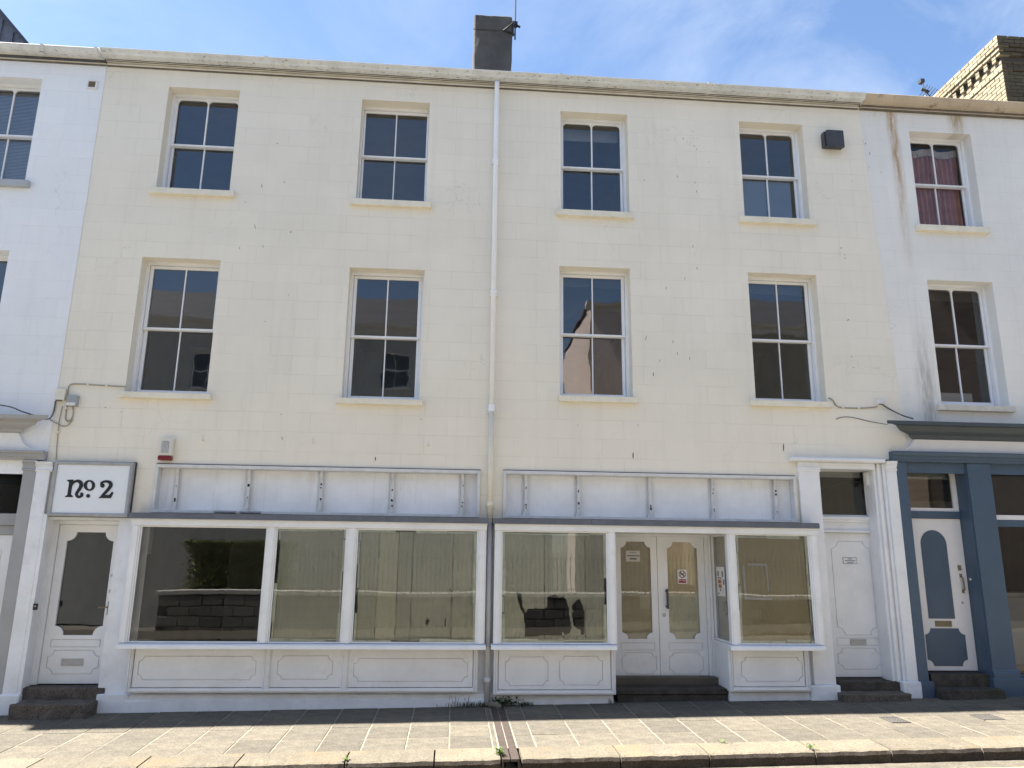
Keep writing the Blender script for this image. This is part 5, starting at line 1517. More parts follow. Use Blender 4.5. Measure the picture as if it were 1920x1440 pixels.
def fixture(name, px, py, label, cat):
    x, z = W(px, py, 0)
    return thing(name, (x, 0, z), label, cat), x, z
# alarm box
al, x, z = fixture('alarm_box', 309, 841, 'cream alarm box with red base above the left shop fascia', 'alarm')
q = RECT((301,820),(325,821),(296,862),(321,863), -0.09)
box(q[0], q[1], -0.09, 0.0, q[2]+0.06, q[3]).build('housing', paint('cream_plastic', (0.66,0.63,0.55), 0.4, 0.1), al, bevel=0.012, seg=2)
box(q[0]-0.006, q[1]-0.01, -0.10, 0.0, q[2], q[2]+0.06).build('strobe_lens', M['redplastic'], al, bevel=0.01, seg=2)
box(q[0]+0.03, q[1]-0.05, -0.096, -0.09, q[2]+0.10, q[3]-0.05).build('louvre_panel', M['greybox'], al)
for k in range(5):
    xx = q[0]+0.04+(q[1]-q[0]-0.10)*k/4
    box(xx-0.003, xx+0.003, -0.099, -0.0961, q[2]+0.11, q[3]-0.06).build('louvre', M['alu'], al)
# hooded extractor vent
ex, x, z = fixture('extractor_vent', 1560, 262, 'dark grey hooded extractor vent high on the cream wall beside the last top window', 'vent')
q = RECT((1549,243),(1581,246),(1551,275),(1583,277), -0.14)
box(q[0]-0.02, q[0]+0.30, -0.10, 0.0, q[2]+0.04, q[3]-0.0).build('back_box', M['vent'], ex, bevel=0.006)
box(q[0], q[1]+0.0, -0.16, -0.11, q[2], q[3]).build('cowl', M['vent'], ex, bevel=0.012, seg=2)
for k in range(3):
    zz = q[2]+0.07+0.055*k
    box(q[0]+0.02, q[1]-0.02, -0.108, -0.1001, zz, zz+0.03).build('slat', M['dark'], ex)
# small square vent in the white wall
sv, x, z = fixture('wall_vent', 173, 158, 'small square white-framed air vent at the top of the white wall', 'vent')
q = RECT((164,150),(183,151),(162,166),(182,167), -0.02)
MB().plate(rectloop(*q), -0.025, 0.0, [rectloop(q[0]+0.02,q[1]-0.03,q[2]+0.03,q[3]-0.015)]).build('vent_frame', M['offwhite'], sv, bevel=0.004)
for k in range(4):
    zz = q[2]+0.03+(q[3]-q[2]-0.045)*k/4
    box(q[0]+0.02, q[1]-0.03, -0.018, -0.005, zz, zz+0.014).build('slat', M['brass'], sv)
box(q[0]+0.015, q[1]-0.025, -0.0075, -0.0045, q[2]+0.02, q[3]-0.01).build('vent_back', M['dark'], sv)
# junction boxes and cables on the left
j1, x, z = fixture('junction_box', 135, 752, 'grey plastic junction box with cable loops on the cream wall', 'junction box')
q = RECT((126,741),(146,741),(124,761),(144,761), -0.05)
box(q[0], q[1], -0.06, 0.0, q[2], q[3]).build('housing', M['greybox'], j1, bevel=0.008, seg=2)
box(q[0]+0.005, q[1]-0.02, -0.062, -0.058, q[2]+0.005, q[2]+0.045).build('label_plate', M['offwhite'], j1)
j2, x, z = fixture('junction_box', 112, 740, 'cream painted junction box at the paint line between white and cream walls', 'junction box')
q = RECT((105,728),(123,729),(103,750),(121,751), -0.04)
box(q[0], q[1], -0.05, 0.0, q[2], q[3]).build('housing', M['sillcream'], j2, bevel=0.006)
box(q[0]+0.02, q[1]-0.02, -0.055, -0.049, q[2]-0.012, q[2]+0.004).build('cable_gland', M['cable'], j2)
def cable(pts, r, mat, label, name='cable'):
    P = []
    pts = [Vector((*W(p[0],p[1],p[2] if len(p) > 2 else -0.015),)).to_3d() for p in pts] if False else [Vector((W(p[0],p[1],p[2] if len(p) > 2 else -0.012)[0], p[2] if len(p) > 2 else -0.012, W(p[0],p[1],p[2] if len(p) > 2 else -0.012)[1])) for p in pts]
    for i in range(len(pts)-1):
        for k in range(5):
            t = k/5
            p0, p1, p2, p3 = pts[max(i-1,0)], pts[i], pts[i+1], pts[min(i+2,len(pts)-1)]
            P.append(0.5*((2*p1)+(-p0+p2)*t+(2*p0-5*p1+4*p2-p3)*t*t+(-p0+3*p1-3*p2+p3)*t**3))
    P.append(pts[-1])
    return tag(MB().tube(P, r, 6).build(name, M[mat], None, smooth=True), label, 'cable')
cable([(237,725),(215,724),(180,722),(150,720),(131,722),(127,740),(124,770),(123,786),(127,789)], 0.008, 'cablecream', 'thin painted cable running from the first-floor window sill to the grey junction box')
cable([(136,762),(137,775),(133,787),(126,790),(122,783)], 0.008, 'cablecream', 'small loop of painted cable hanging under the grey junction box')
cable([(136,786),(128,797),(118,799),(107,794),(94,787)], 0.007, 'cablecream', 'lowest drooping painted cable between junction box and grey cornice')
cable([(104,752,-0.02),(101,770,-0.02),(95,783,-0.03),(84,786,-0.06),(70,781,-0.2),(40,771,-0.3),(20,763,-0.25),(-10,758,-0.1)], 0.010, 'cable', 'dark cable draped over the grey shop cornice at the left edge')
cable([(117,762),(111,790),(107,830),(105,862)], 0.006, 'cablecream', 'straight cable dropping from the junction box to the no. 2 sign')
# right side
j3, x, z = fixture('junction_box', 1651, 752, 'small white connector box above the end of the dark blue cornice', 'junction box')
q = RECT((1645,747),(1657,748),(1646,757),(1657,758), -0.05)
box(q[0], q[1], -0.05, 0.0, q[2], q[3]).build('housing', M['offwhite'], j3, bevel=0.006)
box(q[0]+0.02, q[1]-0.02, -0.054, -0.049, q[2]-0.01, q[2]+0.004).build('cable_gland', M['cable'], j3)
cable([(1554,746),(1562,751),(1570,762),(1590,765),(1620,765),(1645,763)], 0.009, 'cablecream', 'painted cable running from the last first-floor window to the connector box')
cable([(1654,758,-0.02),(1668,767,-0.03),(1690,778,-0.1),(1712,785,-0.3)], 0.011, 'cable', 'dark cable from the connector box down to the blue cornice')
cable([(1568,786),(1580,782),(1600,783),(1630,790),(1664,796,-0.05)], 0.005, 'cable', 'thin slack wire hanging across the cream wall towards the blue cornice')
# old hooks in the render above the left shop
for i, (px, py) in enumerate(((381,826),(588,831),(803,836))):
    x, z = W(px, py, 0)
    lab = ('old painted wall hook nearest the alarm box', 'old painted wall hook above the middle of the left fascia', 'old painted wall hook nearest the downpipe')[i]
    o = MB().tube([(x,0,z),(x,-0.03,z),(x,-0.045,z+0.01),(x,-0.05,z+0.06)], 0.007, 6).build('wall_hook', M['sillcream'], None, smooth=True)
    tag(o, lab, 'hook', 'old hooks above the left fascia')
# doorbell by the no. 2 door and by the blue door
x, z = W(72,1137,-0.0)
db = thing('door_entry_unit', (x,-0.062,z), 'small black door entry unit beside the half-glazed door', 'doorbell')
box(x-0.025, x+0.028, -0.085, -0.06, z-0.04, z+0.04).build('housing', M['dark'], db, bevel=0.004)
disc(x+0.004, z+0.008, 0.009, -0.088, -0.0852).build('push_button', M['steel'], db)
x, z = W(1817,1086,-0.02)
db2 = thing('doorbell', (x,-0.02,z), 'small round bell push on the blue reveal beside the blue door', 'doorbell')
disc(x, z, 0.028, BPY+0.01, BPY+0.032).build('bell_rim', M['bluedark'], db2); disc(x, z, 0.011, BPY+0.004, BPY+0.0095).build('push_button', M['offwhite'], db2)
# oval bulkhead lamp in the right-hand side door reveal
x = ax0-0.005; z = W(1638,898,0.15)[1]
lamp = thing('bulkhead_lamp', (x, 0.16, z), 'small white oval lamp on the reveal above the white side door', 'lamp')
mb = MB().prism([[(0.16+0.045*math.cos(t*math.pi/8), z+0.10*math.sin(t*math.pi/8)) for t in range(16)]], lambda p,t: (t,p[0],p[1]), x-0.05, x-0.015)
mb.build('diffuser', M['offwhite'], lamp, bevel=0.012, seg=3, smooth=False)
MB().prism([[(0.16+0.055*math.cos(t*math.pi/8), z+0.11*math.sin(t*math.pi/8)) for t in range(16)]], lambda p,t: (t,p[0],p[1]), x-0.0149, x+0.001).build('back_plate', M['shopwhite'], lamp)

# notices
def textmesh(body, size, x, y, z, mat, parent):
    cu = bpy.data.curves.new('lettering', 'FONT'); cu.body = body; cu.size = size; cu.align_x = 'CENTER'
    o = bpy.data.objects.new('lettering', cu); COL.objects.link(o)
    dg = bpy.context.evaluated_depsgraph_get()
    me = bpy.data.meshes.new_from_object(o.evaluated_get(dg))
    bpy.data.objects.remove(o)
    off = OFF.get(parent.name, Vector())
    me.materials.clear(); me.materials.append(mat)
    t = bpy.data.objects.new('lettering', me); COL.objects.link(t)
    t.parent = parent; t.location = Vector((x,y,z))-off; t.rotation_euler = (RAD(90),0,0)
    return t
NY = DD+0.012
q = RECT((1270,1068),(1287.5,1068),(1271,1094.5),(1288.5,1094.5), NY)
nd = thing('door_notice', ((q[0]+q[1])/2, NY, q[2]), 'white and red no-dogs notice on the right-hand glass door', 'notice')
box(q[0], q[1], NY, NY+0.002, q[2], q[3]).build('notice_plate', M['noticewhite'], nd)
cx, cz, rr = (q[0]+q[1])/2, q[2]+(q[3]-q[2])*0.67, (q[1]-q[0])*0.37
circ2 = lambda r_: [(cx+r_*math.cos(2*math.pi*i/28), cz+r_*math.sin(2*math.pi*i/28)) for i in range(28)]
M['ringred'] = paint('dark_red_ring', (0.09,0.015,0.025), 0.5, 0.1)
rg = MB().plate(circ2(rr), NY-0.0012, NY-0.0004, [circ2(rr*0.80)])
d = rr*0.62; w_ = rr*0.10
rg.plate([(cx-d-w_,cz+d-w_),(cx-d+w_,cz+d+w_),(cx+d+w_,cz-d+w_),(cx+d-w_,cz-d-w_)], NY-0.002, NY-0.0013)
rg.build('prohibition_ring', M['ringred'], nd)
dog = [(-0.55,-0.50),(-0.40,-0.50),(-0.36,-0.10),(-0.1,-0.12),(0.16,-0.14),(0.25,-0.50),(0.40,-0.50),(0.36,-0.05),(0.42,0.20),(0.58,0.20),(0.60,0.34),(0.42,0.48),(0.30,0.40),(0.22,0.16),(-0.34,0.14),(-0.52,0.45),(-0.60,0.40),(-0.48,0.05)]
MB().plate([(cx+rr*a, cz+rr*b) for a, b in dog], NY-0.001, NY-0.0003).build('dog_pictogram', M['ink'], nd)
box(q[0]+0.012, q[1]-0.012, NY-0.0012, NY-0.0003, q[2]+0.012, q[2]+(q[3]-q[2])*0.32).build('red_band', M['noticered'], nd)
textmesh('No dogs', 0.034, cx, NY-0.0016, q[2]+0.036, M['noticewhite'], nd)
q = RECT((1580,1044),(1606.5,1046),(1580.5,1056.5),(1607,1058), DY2-0.002)
pq = thing('door_plaque', ((q[0]+q[1])/2, DY2, q[2]), 'small white plaque with blue lines of print on the white side door', 'plaque')
box(q[0], q[1], DY2-0.004, DY2, q[2], q[3]).build('plaque_border', M['noticegrey'], pq)
box(q[0]+0.006, q[1]-0.006, DY2-0.006, DY2-0.0041, q[2]+0.006, q[3]-0.006).build('plaque_plate', M['offwhite'], pq)
for k, w_ in enumerate((0.35,0.9,0.55)):
    zz = q[3]-0.028-k*0.026; hw = (q[1]-q[0])*0.42*w_; xc_ = (q[0]+q[1])/2
    box(xc_-hw, xc_+hw, DY2-0.0072, DY2-0.0062, zz, zz+0.011).build('print_line', M['noticeblue'], pq)
# poster on the return window of the right bay
zp0, zp1 = W(1360,1118,0.1)[1], W(1355,1063,0.1)[1]
po = thing('window_poster', (xb+0.018, 0.12, zp0), 'white poster with orange print on the side pane of the doorway', 'poster')
box(xb+0.013, xb+0.0155, -0.02, 0.30, zp0, zp1).build('poster_sheet', M['noticewhite'], po)
H_ = zp1-zp0
for (y0, y1, a, b, mt) in ((0.21,0.26,0.68,0.85,'noticegrey'),(0.04,0.09,0.66,0.86,'noticegrey'),(0.10,0.25,0.60,0.635,'noticegrey'),(0.12,0.25,0.43,0.56,'noticeorange'),(0.11,0.23,0.28,0.40,'noticeorange'),(0.15,0.19,0.16,0.26,'noticegrey'),(0.22,0.26,0.05,0.11,'ink'),(0.0,0.05,0.40,0.58,'noticeblue'),(0.02,0.10,0.10,0.30,'alu')):
    box(xb+0.0115, xb+0.0128, y0, y1, zp0+a*H_, zp0+b*H_).build('print_block', M[mt], po)
z = W(1364,1140,0.05)[1]
rg = MB().tube([(xb+0.008, 0.03+0.055*math.cos(t*math.pi/8), z+0.085*math.sin(t*math.pi/8)) for t in range(17)], 0.008, 6, False).build('ring_sticker', M['greypaint'], None)
tag(rg, 'thin grey ring stuck on the side pane below the poster', 'sticker')

# ------------------------------------------------------------------ roof things
x, z = W(966,45,CY+0.1)
ae = thing('tv_aerial', (cx1, CY+0.1, z-0.3), 'thin aerial mast bracketed to the dark chimney', 'aerial')
zt = W(968,-40,CY+0.1)[1]; zb_ = W(966,74,CY+0.1)[1]
MB().tube([(x,CY+0.1,zb_),(x,CY+0.1,zt)], 0.014, 8).build('mast', M['vent'], ae)
zz1, zz2 = W(966,46,CY+0.1)[1], W(966,69,CY+0.1)[1]
zm = W(945,59,CY)[1]
b_ = MB().tube([(cx1-0.16,CY-0.02,zm),(cx1+0.02,CY-0.02,zz1-0.05),(x,CY+0.08,zz1-0.04)], 0.014, 6).tube([(cx1-0.16,CY-0.02,zm),(cx1+0.02,CY-0.02,zz2-0.02),(x,CY+0.08,zz2)], 0.014, 6)
b_.tube([(cx1+0.015,CY-0.02,zz1-0.03),(cx1+0.015,CY-0.02,zz2-0.08)], 0.016, 6)
b_.build('bracket', M['dark'], ae)
b_ = box(x-0.05, x+0.04, CY+0.05, CY+0.15, zz1-0.03, zz1+0.03).tube([(x,CY+0.1,zz1),(x+0.09,CY+0.1,zz1-0.05)], 0.02, 6).tube([(x,CY+0.1,zz1+0.02),(x-0.07,CY+0.1,zz1+0.05)], 0.012, 6)
b_.build('clamp', M['dark'], ae)
MB().tube([(cx0-0.02,CY-0.012,zm),(cx1-0.15,CY-0.022,zm)], 0.006, 5).build('strap', M['dark'], ae)
AY = 2.0
x, z = W(1735,170,AY); zt = W(1731,152,AY)[1]; z0 = W(1737,190,AY)[1]-0.5
a2 = thing('roof_aerial', (x, AY, z0), 'small bristly aerial showing above the brown gutter', 'aerial')
MB().tube([(x+0.02,AY,z0),(x-0.03,AY,zt)], 0.012, 6).build('mast', M['steel'], a2)
e_ = MB().tube([(x-0.06,AY-0.02,z),(x+0.24,AY+0.1,z-0.12)], 0.010, 5)
for k in range(5):
    e_.tube([(x+0.05*k-0.05,AY-0.15,z-0.02*k+0.02),(x+0.05*k-0.02,AY+0.16,z-0.02*k-0.01)], 0.007, 5)
e_.tube([(x-0.08,AY,z+0.03),(x+0.06,AY,z-0.02)], 0.03, 6)
e_.build('elements', M['vent'], a2)
box(x-0.10, x-0.02, AY-0.05, AY+0.05, zt-0.05, zt+0.02).build('amplifier', M['vent'], a2)

# ------------------------------------------------------------------ pavement things
dr = thing('drain_channel', ((DRX0+DRX1)/2, -1.2, gz(0.63,-1.2)), 'brown cast-iron slotted drain channel crossing the pavement', 'drain')
yb_, yf_ = -0.10, KF-0.005
def chan(x0, x1, z0, z1, name, mat, y0=yb_, y1=yf_):
    mb = MB(); n = 12
    for i in range(n+1):
        yy = y0+(y1-y0)*i/n
        g_ = gz((x0+x1)/2, yy)
        mb.v += [(x0,yy,g_+z0),(x1,yy,g_+z0),(x1,yy,g_+z1),(x0,yy,g_+z1)]
    for i in range(n):
        for k in range(4):
            k2 = (k+1) % 4
            mb.f.append((i*4+k,i*4+k2,(i+1)*4+k2,(i+1)*4+k))
    mb.f += [(0,1,2,3),(n*4+3,n*4+2,n*4+1,n*4)]
    return mb.build(name, mat, dr)
mx_ = (DRX0+DRX1)/2
chan(DRX0+0.015, mx_-0.006, -0.02, 0.004, 'cover_plate', M['iron'])
chan(mx_+0.006, DRX1-0.015, -0.02, 0.003, 'cover_plate', M['iron'])
chan(DRX0, DRX0+0.014, -0.17, 0.005, 'side_wall', M['iron']); chan(DRX1-0.014, DRX1, -0.17, 0.005, 'side_wall', M['iron'])
chan(DRX0+0.014, DRX1-0.014, -0.17, -0.15, 'channel_floor', M['dark'])
# service covers
for i, (px, py, lab) in enumerate(((1678,1351,'small iron service cover nearer the white side door'), (1851,1346,'small iron service cover nearer the blue door'))):
    p = G(px, py)
    sc = thing('service_cover', (p.x, p.y, p.z), lab, 'cover', 'iron covers in the pavement')
    w_, d_ = (0.115, 0.14) if i == 0 else (0.135, 0.13)
    rt = (math.atan(CF), -math.atan(SL), 0)
    f_ = MB().plate(rectloop(-w_,w_,-d_,d_), 0, 0.008, [rectloop(-w_+0.014,w_-0.014,-d_+0.014,d_-0.014)])
    f_.v = [(v[0], v[2], v[1]+0.004) for v in f_.v]
    fo = f_.build('frame', M['ironcover'], None); fo.parent = sc; fo.rotation_euler = rt
    l_ = box(-w_+0.016, w_-0.016, -d_+0.016, d_-0.016, 0.0035, 0.009)
    for a in range(5):
        for b in range(5):
            xx, yy = -w_+0.04+(2*w_-0.08)*a/4, -d_+0.04+(2*d_-0.08)*b/4
            l_.box(xx-0.008, xx+0.008, yy-0.008, yy+0.008, 0.009, 0.012)
    lo = l_.build('lid', M['ironcover'], None); lo.parent = sc; lo.rotation_euler = rt
# weeds
def leafmat(name, c):
    t = NT(name)
    ri = t.noise(30, 3)
    return t.fin(t.mix(t.ramp(ri,0.3,0.7), c, tuple(k*0.55 for k in c)), 0.6, spec=0.3)
M['leaf'] = leafmat('weed_leaf', (0.055,0.085,0.025)); M['grassy'] = leafmat('grass_blade', (0.075,0.095,0.03)); M['fresh'] = leafmat('fresh_weed_leaf', (0.11,0.19,0.035))
M['dry'] = leafmat('dry_stalk', (0.10,0.085,0.05))
def weed(label, x, y, spread, n, h, blade, mat, seed, name='weed', wd=0.012):
    rnd = random.Random(seed)
    mb = MB()
    for i in range(n):
        bx, by = x+rnd.gauss(0,spread), y+rnd.gauss(0,0.03)
        bz = gz(bx,by)+0.004
        a = rnd.uniform(0,2*math.pi); L = h*rnd.uniform(0.4,1.0); lean = rnd.uniform(0.15,0.9)
        if blade:
            d = Vector((math.cos(a),math.sin(a)-0.3,0)); s = Vector((-d.y,d.x,0)).normalized()*wd/2
            p0 = Vector((bx,by,bz)); p1 = p0+d*L*0.35*lean+Vector((0,0,L*0.6)); p2 = p0+d*L*lean+Vector((0,0,L*0.85))
            k = len(mb.v); mb.v += [tuple(p0-s),tuple(p0+s),tuple(p1+s*0.8),tuple(p1-s*0.8),tuple(p2)]
            mb.f += [(k,k+1,k+2,k+3),(k+3,k+2,k+4)]
        else:
            c = Vector((bx,by,bz+L*rnd.uniform(0.3,1.0)))
            d = Vector((math.cos(a),math.sin(a),rnd.uniform(-0.3,0.5))).normalized()*wd*rnd.uniform(1.2,2.2)
            s = d.cross(Vector((rnd.uniform(-1,1),rnd.uniform(-1,1),1))).normalized()*wd*rnd.uniform(0.5,0.9)
            k = len(mb.v); mb.v += [tuple(c-d),tuple(c-s),tuple(c+d),tuple(c+s)]; mb.f.append((k,k+1,k+2,k+3))
            if i % 4 == 0:
                k = len(mb.v); mb.v += [(bx-0.002,by,bz),(bx+0.002,by,bz),tuple(c)]; mb.f.append((k,k+1,k+2))
    return tag(mb.build(name, mat), label, 'weed')
p = G(905,1326); weed('strip of short grass at the plinth left of the downpipe', p.x-0.1, -0.08, 0.20, 260, 0.09, True, M['grassy'], 1, 'grass_tuft', 0.007)
weed('leafy dark weed just right of the foot of the downpipe', xpt(1310)+0.22, -0.09, 0.11, 170, 0.13, False, M['leaf'], 2, wd=0.016)
p = G(985,1325); weed('small green tuft under the left panel of the right shopfront', p.x, -0.08, 0.05, 70, 0.07, True, M['grassy'], 3, 'grass_tuft', 0.007)
p = G(860,1322); weed('a few dry stalks against the white plinth near the downpipe', p.x, -0.08, 0.07, 9, 0.22, True, M['dry'], 4, wd=0.006)
p = G(1142,1318); weed('thin dry sprig by the corner of the doorway step', p.x, -0.07, 0.03, 10, 0.13, True, M['dry'], 5, wd=0.006)
p = G(942,1420); weed('fresh green weed at the kerb beside the drain channel', p.x-0.02, KF+0.12, 0.02, 40, 0.10, False, M['fresh'], 6, wd=0.014)
p = G(622,1428); weed('tiny green weed in the kerb joint left of the drain', -2.02+1.04-0.0, KF+0.06, 0.015, 25, 0.06, False, M['fresh'], 7, wd=0.011)
weed('small weed at the kerb joint below the side door', 3.72, KF+0.08, 0.02, 25, 0.06, False, M['fresh'], 8, wd=0.011)
weed('tiny weed behind the kerb below the double doors', 2.9, KB-0.01, 0.03, 18, 0.05, False, M['fresh'], 9, wd=0.010)
# broken pipe shoe and cement lump at the foot of the downpipe
x = xpt(1312)
o = MB().tube([(x+0.02,-0.10,gz(x,0)+0.035),(x+0.12,-0.13,gz(x,0)+0.03),(x+0.17,-0.17,gz(x,0)+0.005)], [0.035,0.04,0.03], 10).build('cement_lump', M['mortar'], None, smooth=True, rough=0.012, rs=20)
tag(o, 'mossy lump of cement at the foot of the downpipe', 'cement lump')

# ------------------------------------------------------------------ the other side of the street (seen in the glass)
M['farwall'] = stucco('pale_grey_stucco', (0.56,0.55,0.51), (0.48,0.47,0.44), 0.4, 0.0, 0.4)
M['farbuff'] = stucco('buff_stucco', (0.44,0.38,0.29), (0.38,0.33,0.25), 0.4, 0.0, 0.4)
M['farpink'] = stucco('pink_stucco', (0.74,0.62,0.56), (0.66,0.55,0.49), 0.4, 0.0, 0.4)
M['block'] = stone('grey_granite_block', (0.26,0.245,0.22), (0.20,0.19,0.17), 0.3, 60, 0.6, 2.0)
M['coping'] = stone('pale_coping_stone', (0.72,0.70,0.65), (0.64,0.62,0.58), 0.2, 60, 0.4)
YV = 12.2
YW = -0.4-YV
def refx(px, py=1060, yv=YV): return W(px, py, yv)[0]
gw = thing('garden_wall', (0, YW, -0.2), 'low granite garden wall with pale coping across the street', 'wall')
gx0, gx1 = refx(305), refx(1700)
zcop = W(400,1107,YV)[1]
fz = lambda x: roadz(x, FARP)+0.10
box(gx0, gx1, YW-0.28, YW-0.03, -0.8, zcop-0.13).build('wall_core', M['granitedark'], gw)
box(gx0-0.06, gx1, YW-0.36, YW+0.06, zcop-0.13, zcop).build('coping', M['coping'], gw, bevel=0.015)
blk = mesh_only(MB().box(-0.28,0.28,-0.05,0.05,0,0.255), 'block', M['block'], bevel=0.012, rough=0.004)
for r_ in range(6):
    z = zcop-0.14-0.28*(r_+1)
    x = gx0+0.30+(0.296 if r_ % 2 else 0)
    while x < gx1 and x < 9:
        inst('block', blk, (x, YW, z), gw); x += 0.592
# railings on the wall
rl = thing('iron_railings', (0, YW-0.15, zcop), 'black spiked iron railings on the garden wall across the street', 'railing')
ra, rb = refx(560), gx1
zr_ = W(780,1033,YV)[1]
barm = mesh_only(MB().tube([(0,0,0),(0,0,zr_-zcop-0.06),(0,0,zr_-zcop)], [0.010,0.010,0.002], 6), 'bar', M['dark'])
x = ra
while x < min(rb, 15):
    inst('bar', barm, (x, YW-0.15, zcop), rl); x += 0.135
box(ra, rb, YW-0.165, YW-0.135, zr_-0.20, zr_-0.185).build('rail', M['dark'], rl); box(ra, rb, YW-0.165, YW-0.135, zcop+0.08, zcop+0.095).build('rail', M['dark'], rl)
# clipped hedge
M['hedge'] = leafmat('hedge_leaf', (0.20,0.23,0.06))
hx0, hx1 = refx(338), refx(540)
hz = W(420,1018,YV)[1]
rnd = random.Random(9); mb = MB()
for i in range(9000):
    x, y, z = rnd.uniform(hx0,hx1)+rnd.gauss(0,0.07), YW-0.30-rnd.random()**1.6*0.9, zcop-0.05+(hz-zcop+0.05)*(1-rnd.random()**1.8*1.0)
    if rnd.random() < 0.3: z = hz+rnd.gauss(0,0.04)
    c = Vector((x,y,z)); d = Vector((rnd.uniform(-1,1),rnd.uniform(-1,1),rnd.uniform(-1,1))).normalized()*0.045
    s = d.cross(Vector((rnd.uniform(-1,1),rnd.uniform(-1,1),rnd.uniform(-1,1)))).normalized()*0.028
    k = len(mb.v); mb.v += [tuple(c-d),tuple(c-s),tuple(c+d),tuple(c+s)]; mb.f.append((k,k+1,k+2,k+3))
hg = thing('hedge', ((hx0+hx1)/2, YW-0.8, zcop-0.2), 'clipped green hedge behind the garden wall across the street', 'hedge')
mb.build('foliage', M['hedge'], hg)
box(hx0+0.2, hx1-0.2, YW-1.1, YW-0.6, -0.4, hz-0.25).build('core', paint('dark_twigs', (0.02,0.017,0.01), 0.9), hg)
# houses opposite
def house(name, label, x0, x1, yv, zeave, zridge, mat, wins, hip=0.0):
    Y = -0.4-yv
    t = thing(name, ((x0+x1)/2, Y, -0.3), label, 'building')
    ops = wins
    wall_mesh(x0, x1, -0.6, zeave, [(a,b,c,d,-0.15) for a,b,c,d in ops], Y, -0.15).build('wall', mat, t)
    box(x0, x1, Y-8, Y-0.2, -0.6, zeave-0.05).build('rear_block', mat, t)
    MB().profx([(Y,zeave-0.35),(Y+0.06,zeave-0.33),(Y+0.08,zeave-0.12),(Y+0.25,zeave-0.06),(Y+0.30,zeave+0.05),(Y,zeave+0.05)], x0-0.2, x1+0.2).build('cornice', M['coping'], t)
    r = MB().add([(x0-0.1,Y+0.25,zeave+0.03),(x1+0.1,Y+0.25,zeave+0.03),(x1+0.1-hip,Y-4,zridge),(x0-0.1+hip,Y-4,zridge),(x0-0.1,Y-8,zeave+0.03),(x1+0.1,Y-8,zeave+0.03)],
                 [(0,1,2,3),(3,2,5,4),(0,3,4),(1,5,2),(0,4,5,1)]).build('roof', M['slate'], t)
    for a, b, c, d in ops:
        f = MB().plate(rectloop(a,b,c,d), Y-0.15, Y-0.10, [rectloop(a+0.07,b-0.07,c+0.07,d-0.07)])
        f.box(a+0.07, b-0.07, Y-0.14, Y-0.10, (c+d)/2-0.025, (c+d)/2+0.025).box((a+b)/2-0.012, (a+b)/2+0.012, Y-0.14, Y-0.11, c+0.07, d-0.07)
        w = f.build('window', M['upvc'], t)
        MB().quad((a,Y-0.13,c),(b,Y-0.13,c),(b,Y-0.13,d),(a,Y-0.13,d)).build('pane', M['farglass'], w)
        box(a-0.1, b+0.1, Y-0.02, Y+0.08, c-0.09, c-0.001).build('sill', M['coping'], w)
    return t
M['farglass'] = NT('dark_reflecting_glass').fin((0.02,0.023,0.03), 0.03, spec=0.8)
YA = 17.0
zeA = W(350,588,YA)[1]
wa = []
for cpx in (170,372,735,900):
    a, b = W(cpx-30,690,YA)[0], W(cpx+30,690,YA)[0]
    c, d = W(cpx,718,YA)[1], W(cpx,648,YA)[1]
    wa.append((a,b,c,d))
    wa.append((a,b,c-3.4,d-3.2))
house('grey_house', 'pale grey house with slate roof directly across the street', W(60,690,YA)[0], W(1035,690,YA)[0], YA, zeA, zeA+2.6, M['farwall'], wa, 2.0)
xq = W(1690,690,YA)[0]
wb = []
for k in range(3):
    a = W(1490,690,YA)[0]+2.6*k
    wb += [(a,a+1.05,6.2,8.0),(a,a+1.05,2.9,4.7)]
house('buff_house', 'buff rendered house across the street to the right', W(1330,690,YA)[0], xq, YA, W(1460,600,YA)[1], W(1460,560,YA+4)[1]+0.2, M['farbuff'], wb, 0.0)
house('pink_house', 'narrow pink gabled house set back across the street', W(1116,690,YA+3)[0], W(1310,690,YA+3)[0], YA+3, W(1150,560,YA+3)[1], W(1150,505,YA+3)[1], M['farpink'], [], 0.6)
M['farbrown'] = stucco('brown_stucco', (0.22,0.17,0.14), (0.18,0.14,0.11), 0.4, 0.0, 0.4)
xq = W(1690,690,YA)[0]
house('brown_house', 'tall brown house across the street far to the right', xq+0.3, xq+13, YA-1.5, W(1740,470,YA)[1], W(1740,400,YA)[1], M['farbrown'], [], 0.0)
house('cream_house', 'cream house across the street to the left', W(60,690,YA)[0]-16, W(60,690,YA)[0]-1.0, YA, zeA-0.8, zeA+1.6, M['farwall'], [], 0.0)

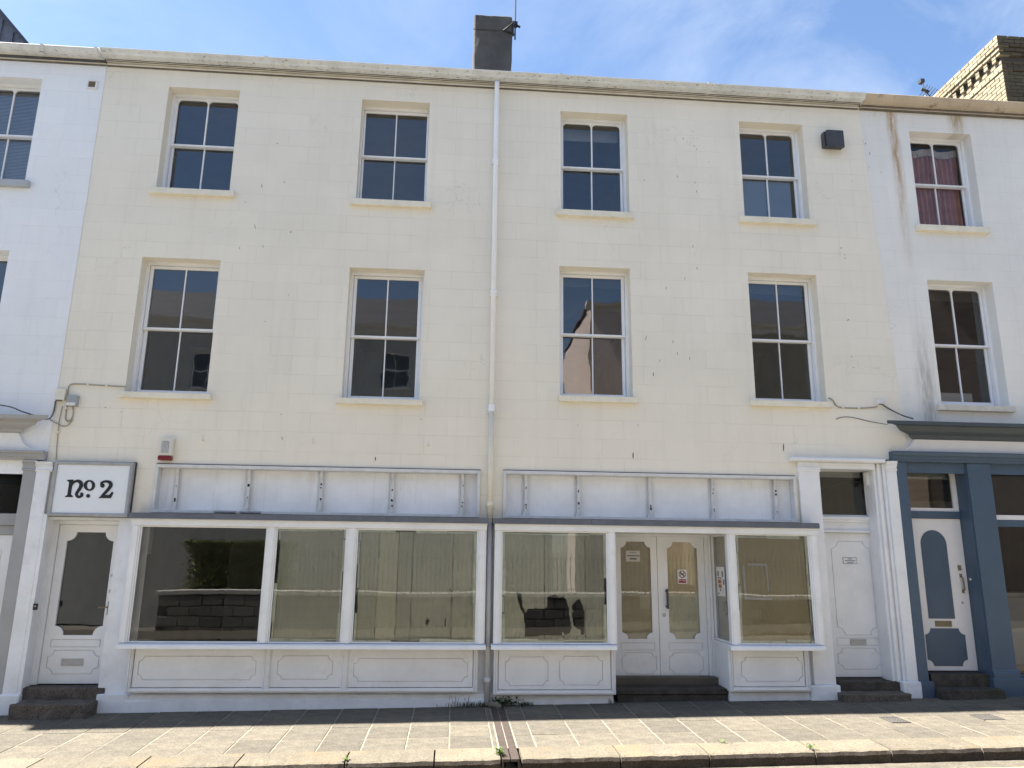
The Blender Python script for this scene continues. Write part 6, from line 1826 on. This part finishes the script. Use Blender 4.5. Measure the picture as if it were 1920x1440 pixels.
# ------------------------------------------------------------------ chips in the painted render
M['chip'] = paint('bare_render', (0.30,0.275,0.24), 0.9, 0.3, 40)
M['chipdark'] = paint('bare_dark_render', (0.10,0.09,0.08), 0.9, 0.3, 40)
chips = [(1187,854,14,2.6,0),(1469,839,16,2.6,4),(704,860,9,2.0,-8),(529,822,9,1.6,-8),(478,424,12,1.8,-14),(491,349,9,1.6,-12),(493,462,6,1.5,-10),(520,269,2.5,4,0),(545,435,3,4,0),(449,465,5,1.6,-8),(533,341,6,1.5,-16),
 (1281,260,5,1.6,-10),(1300,259,3,1.4,0),(1302,274,4,1.4,-10),(1299,246,4,1.2,0),(1307,259,3,1.2,0),(1306,280,5,1.3,5),(1270,331,6,1.4,4),(1303,342,7,1.6,3),(1306,359,6,1.6,-3),(1208,338,4,1.3,3),(1329,304,3,1.3,0),(1249,539,6,1.2,4),(1299,462,7,1.3,8),(1307,503,8,1.5,-8),(1284,522,7,1.4,3),(1249,540,8,1.4,3),(1211,634,10,1.6,14),(1262,641,9,1.6,2),(1270,663,7,1.4,3),(1293,672,10,1.4,8),(1225,702,10,2.0,2),(1237,676,6,1.2,4),
 (1577,465,2.5,4,0),(1584,478,2,2.5,0),(1584,484,2,3.5,0),(1590,600,4,3,40),(1597,669,2,3.5,0),(1600,689,2,3,0),(1613,253,4,2,20),(1618,265,8,2,-4),(1623,269,4,3,10),(1631,287,6,1.8,0),(1598,339,2,2,0),(527,777,2.5,2.5,0),(790,786,2.5,2.5,0),(1196,797,2,2,0),(1083,797,2,2,0),(198,764,2.5,3,0),(227,772,2,2,0),(497,603,2,2,0),(541,553,2,2,0),(1652,1123-800,2,2,0)]
for i, (px, py, h_, w_, sk) in enumerate(chips):
    x, z = W(px, py, 0); hh, ww = h_/135.0/2, w_/135.0/2
    sk = math.tan(RAD(sk))
    rnd = random.Random(i)
    pts = []
    for k in range(8):
        a = 2*math.pi*k/8; r = rnd.uniform(0.7,1.15)
        zz = hh*math.sin(a)*r
        pts.append((x+ww*math.cos(a)*r-sk*zz*-1.0, z+zz))
    MB().plate(pts, -0.0018 if px < 1604 else 0.001, 0.006).build('render_chip', M['chipdark'] if h_ >= 9 and w_ >= 2 else M['chip'], main if px < 1604 else right)

for (px, py, mt) in ((200,723,'cablecream'),(165,721,'cablecream'),(124,765,'cablecream'),(110,810,'cablecream'),(1580,764,'cablecream'),(1610,765,'cablecream')):
    x, z = W(px, py, -0.012)
    box(x-0.014, x+0.014, -0.026, 0.0, z-0.014, z+0.014).build('cable_clip', M['sillcream'], main, bevel=0.003)
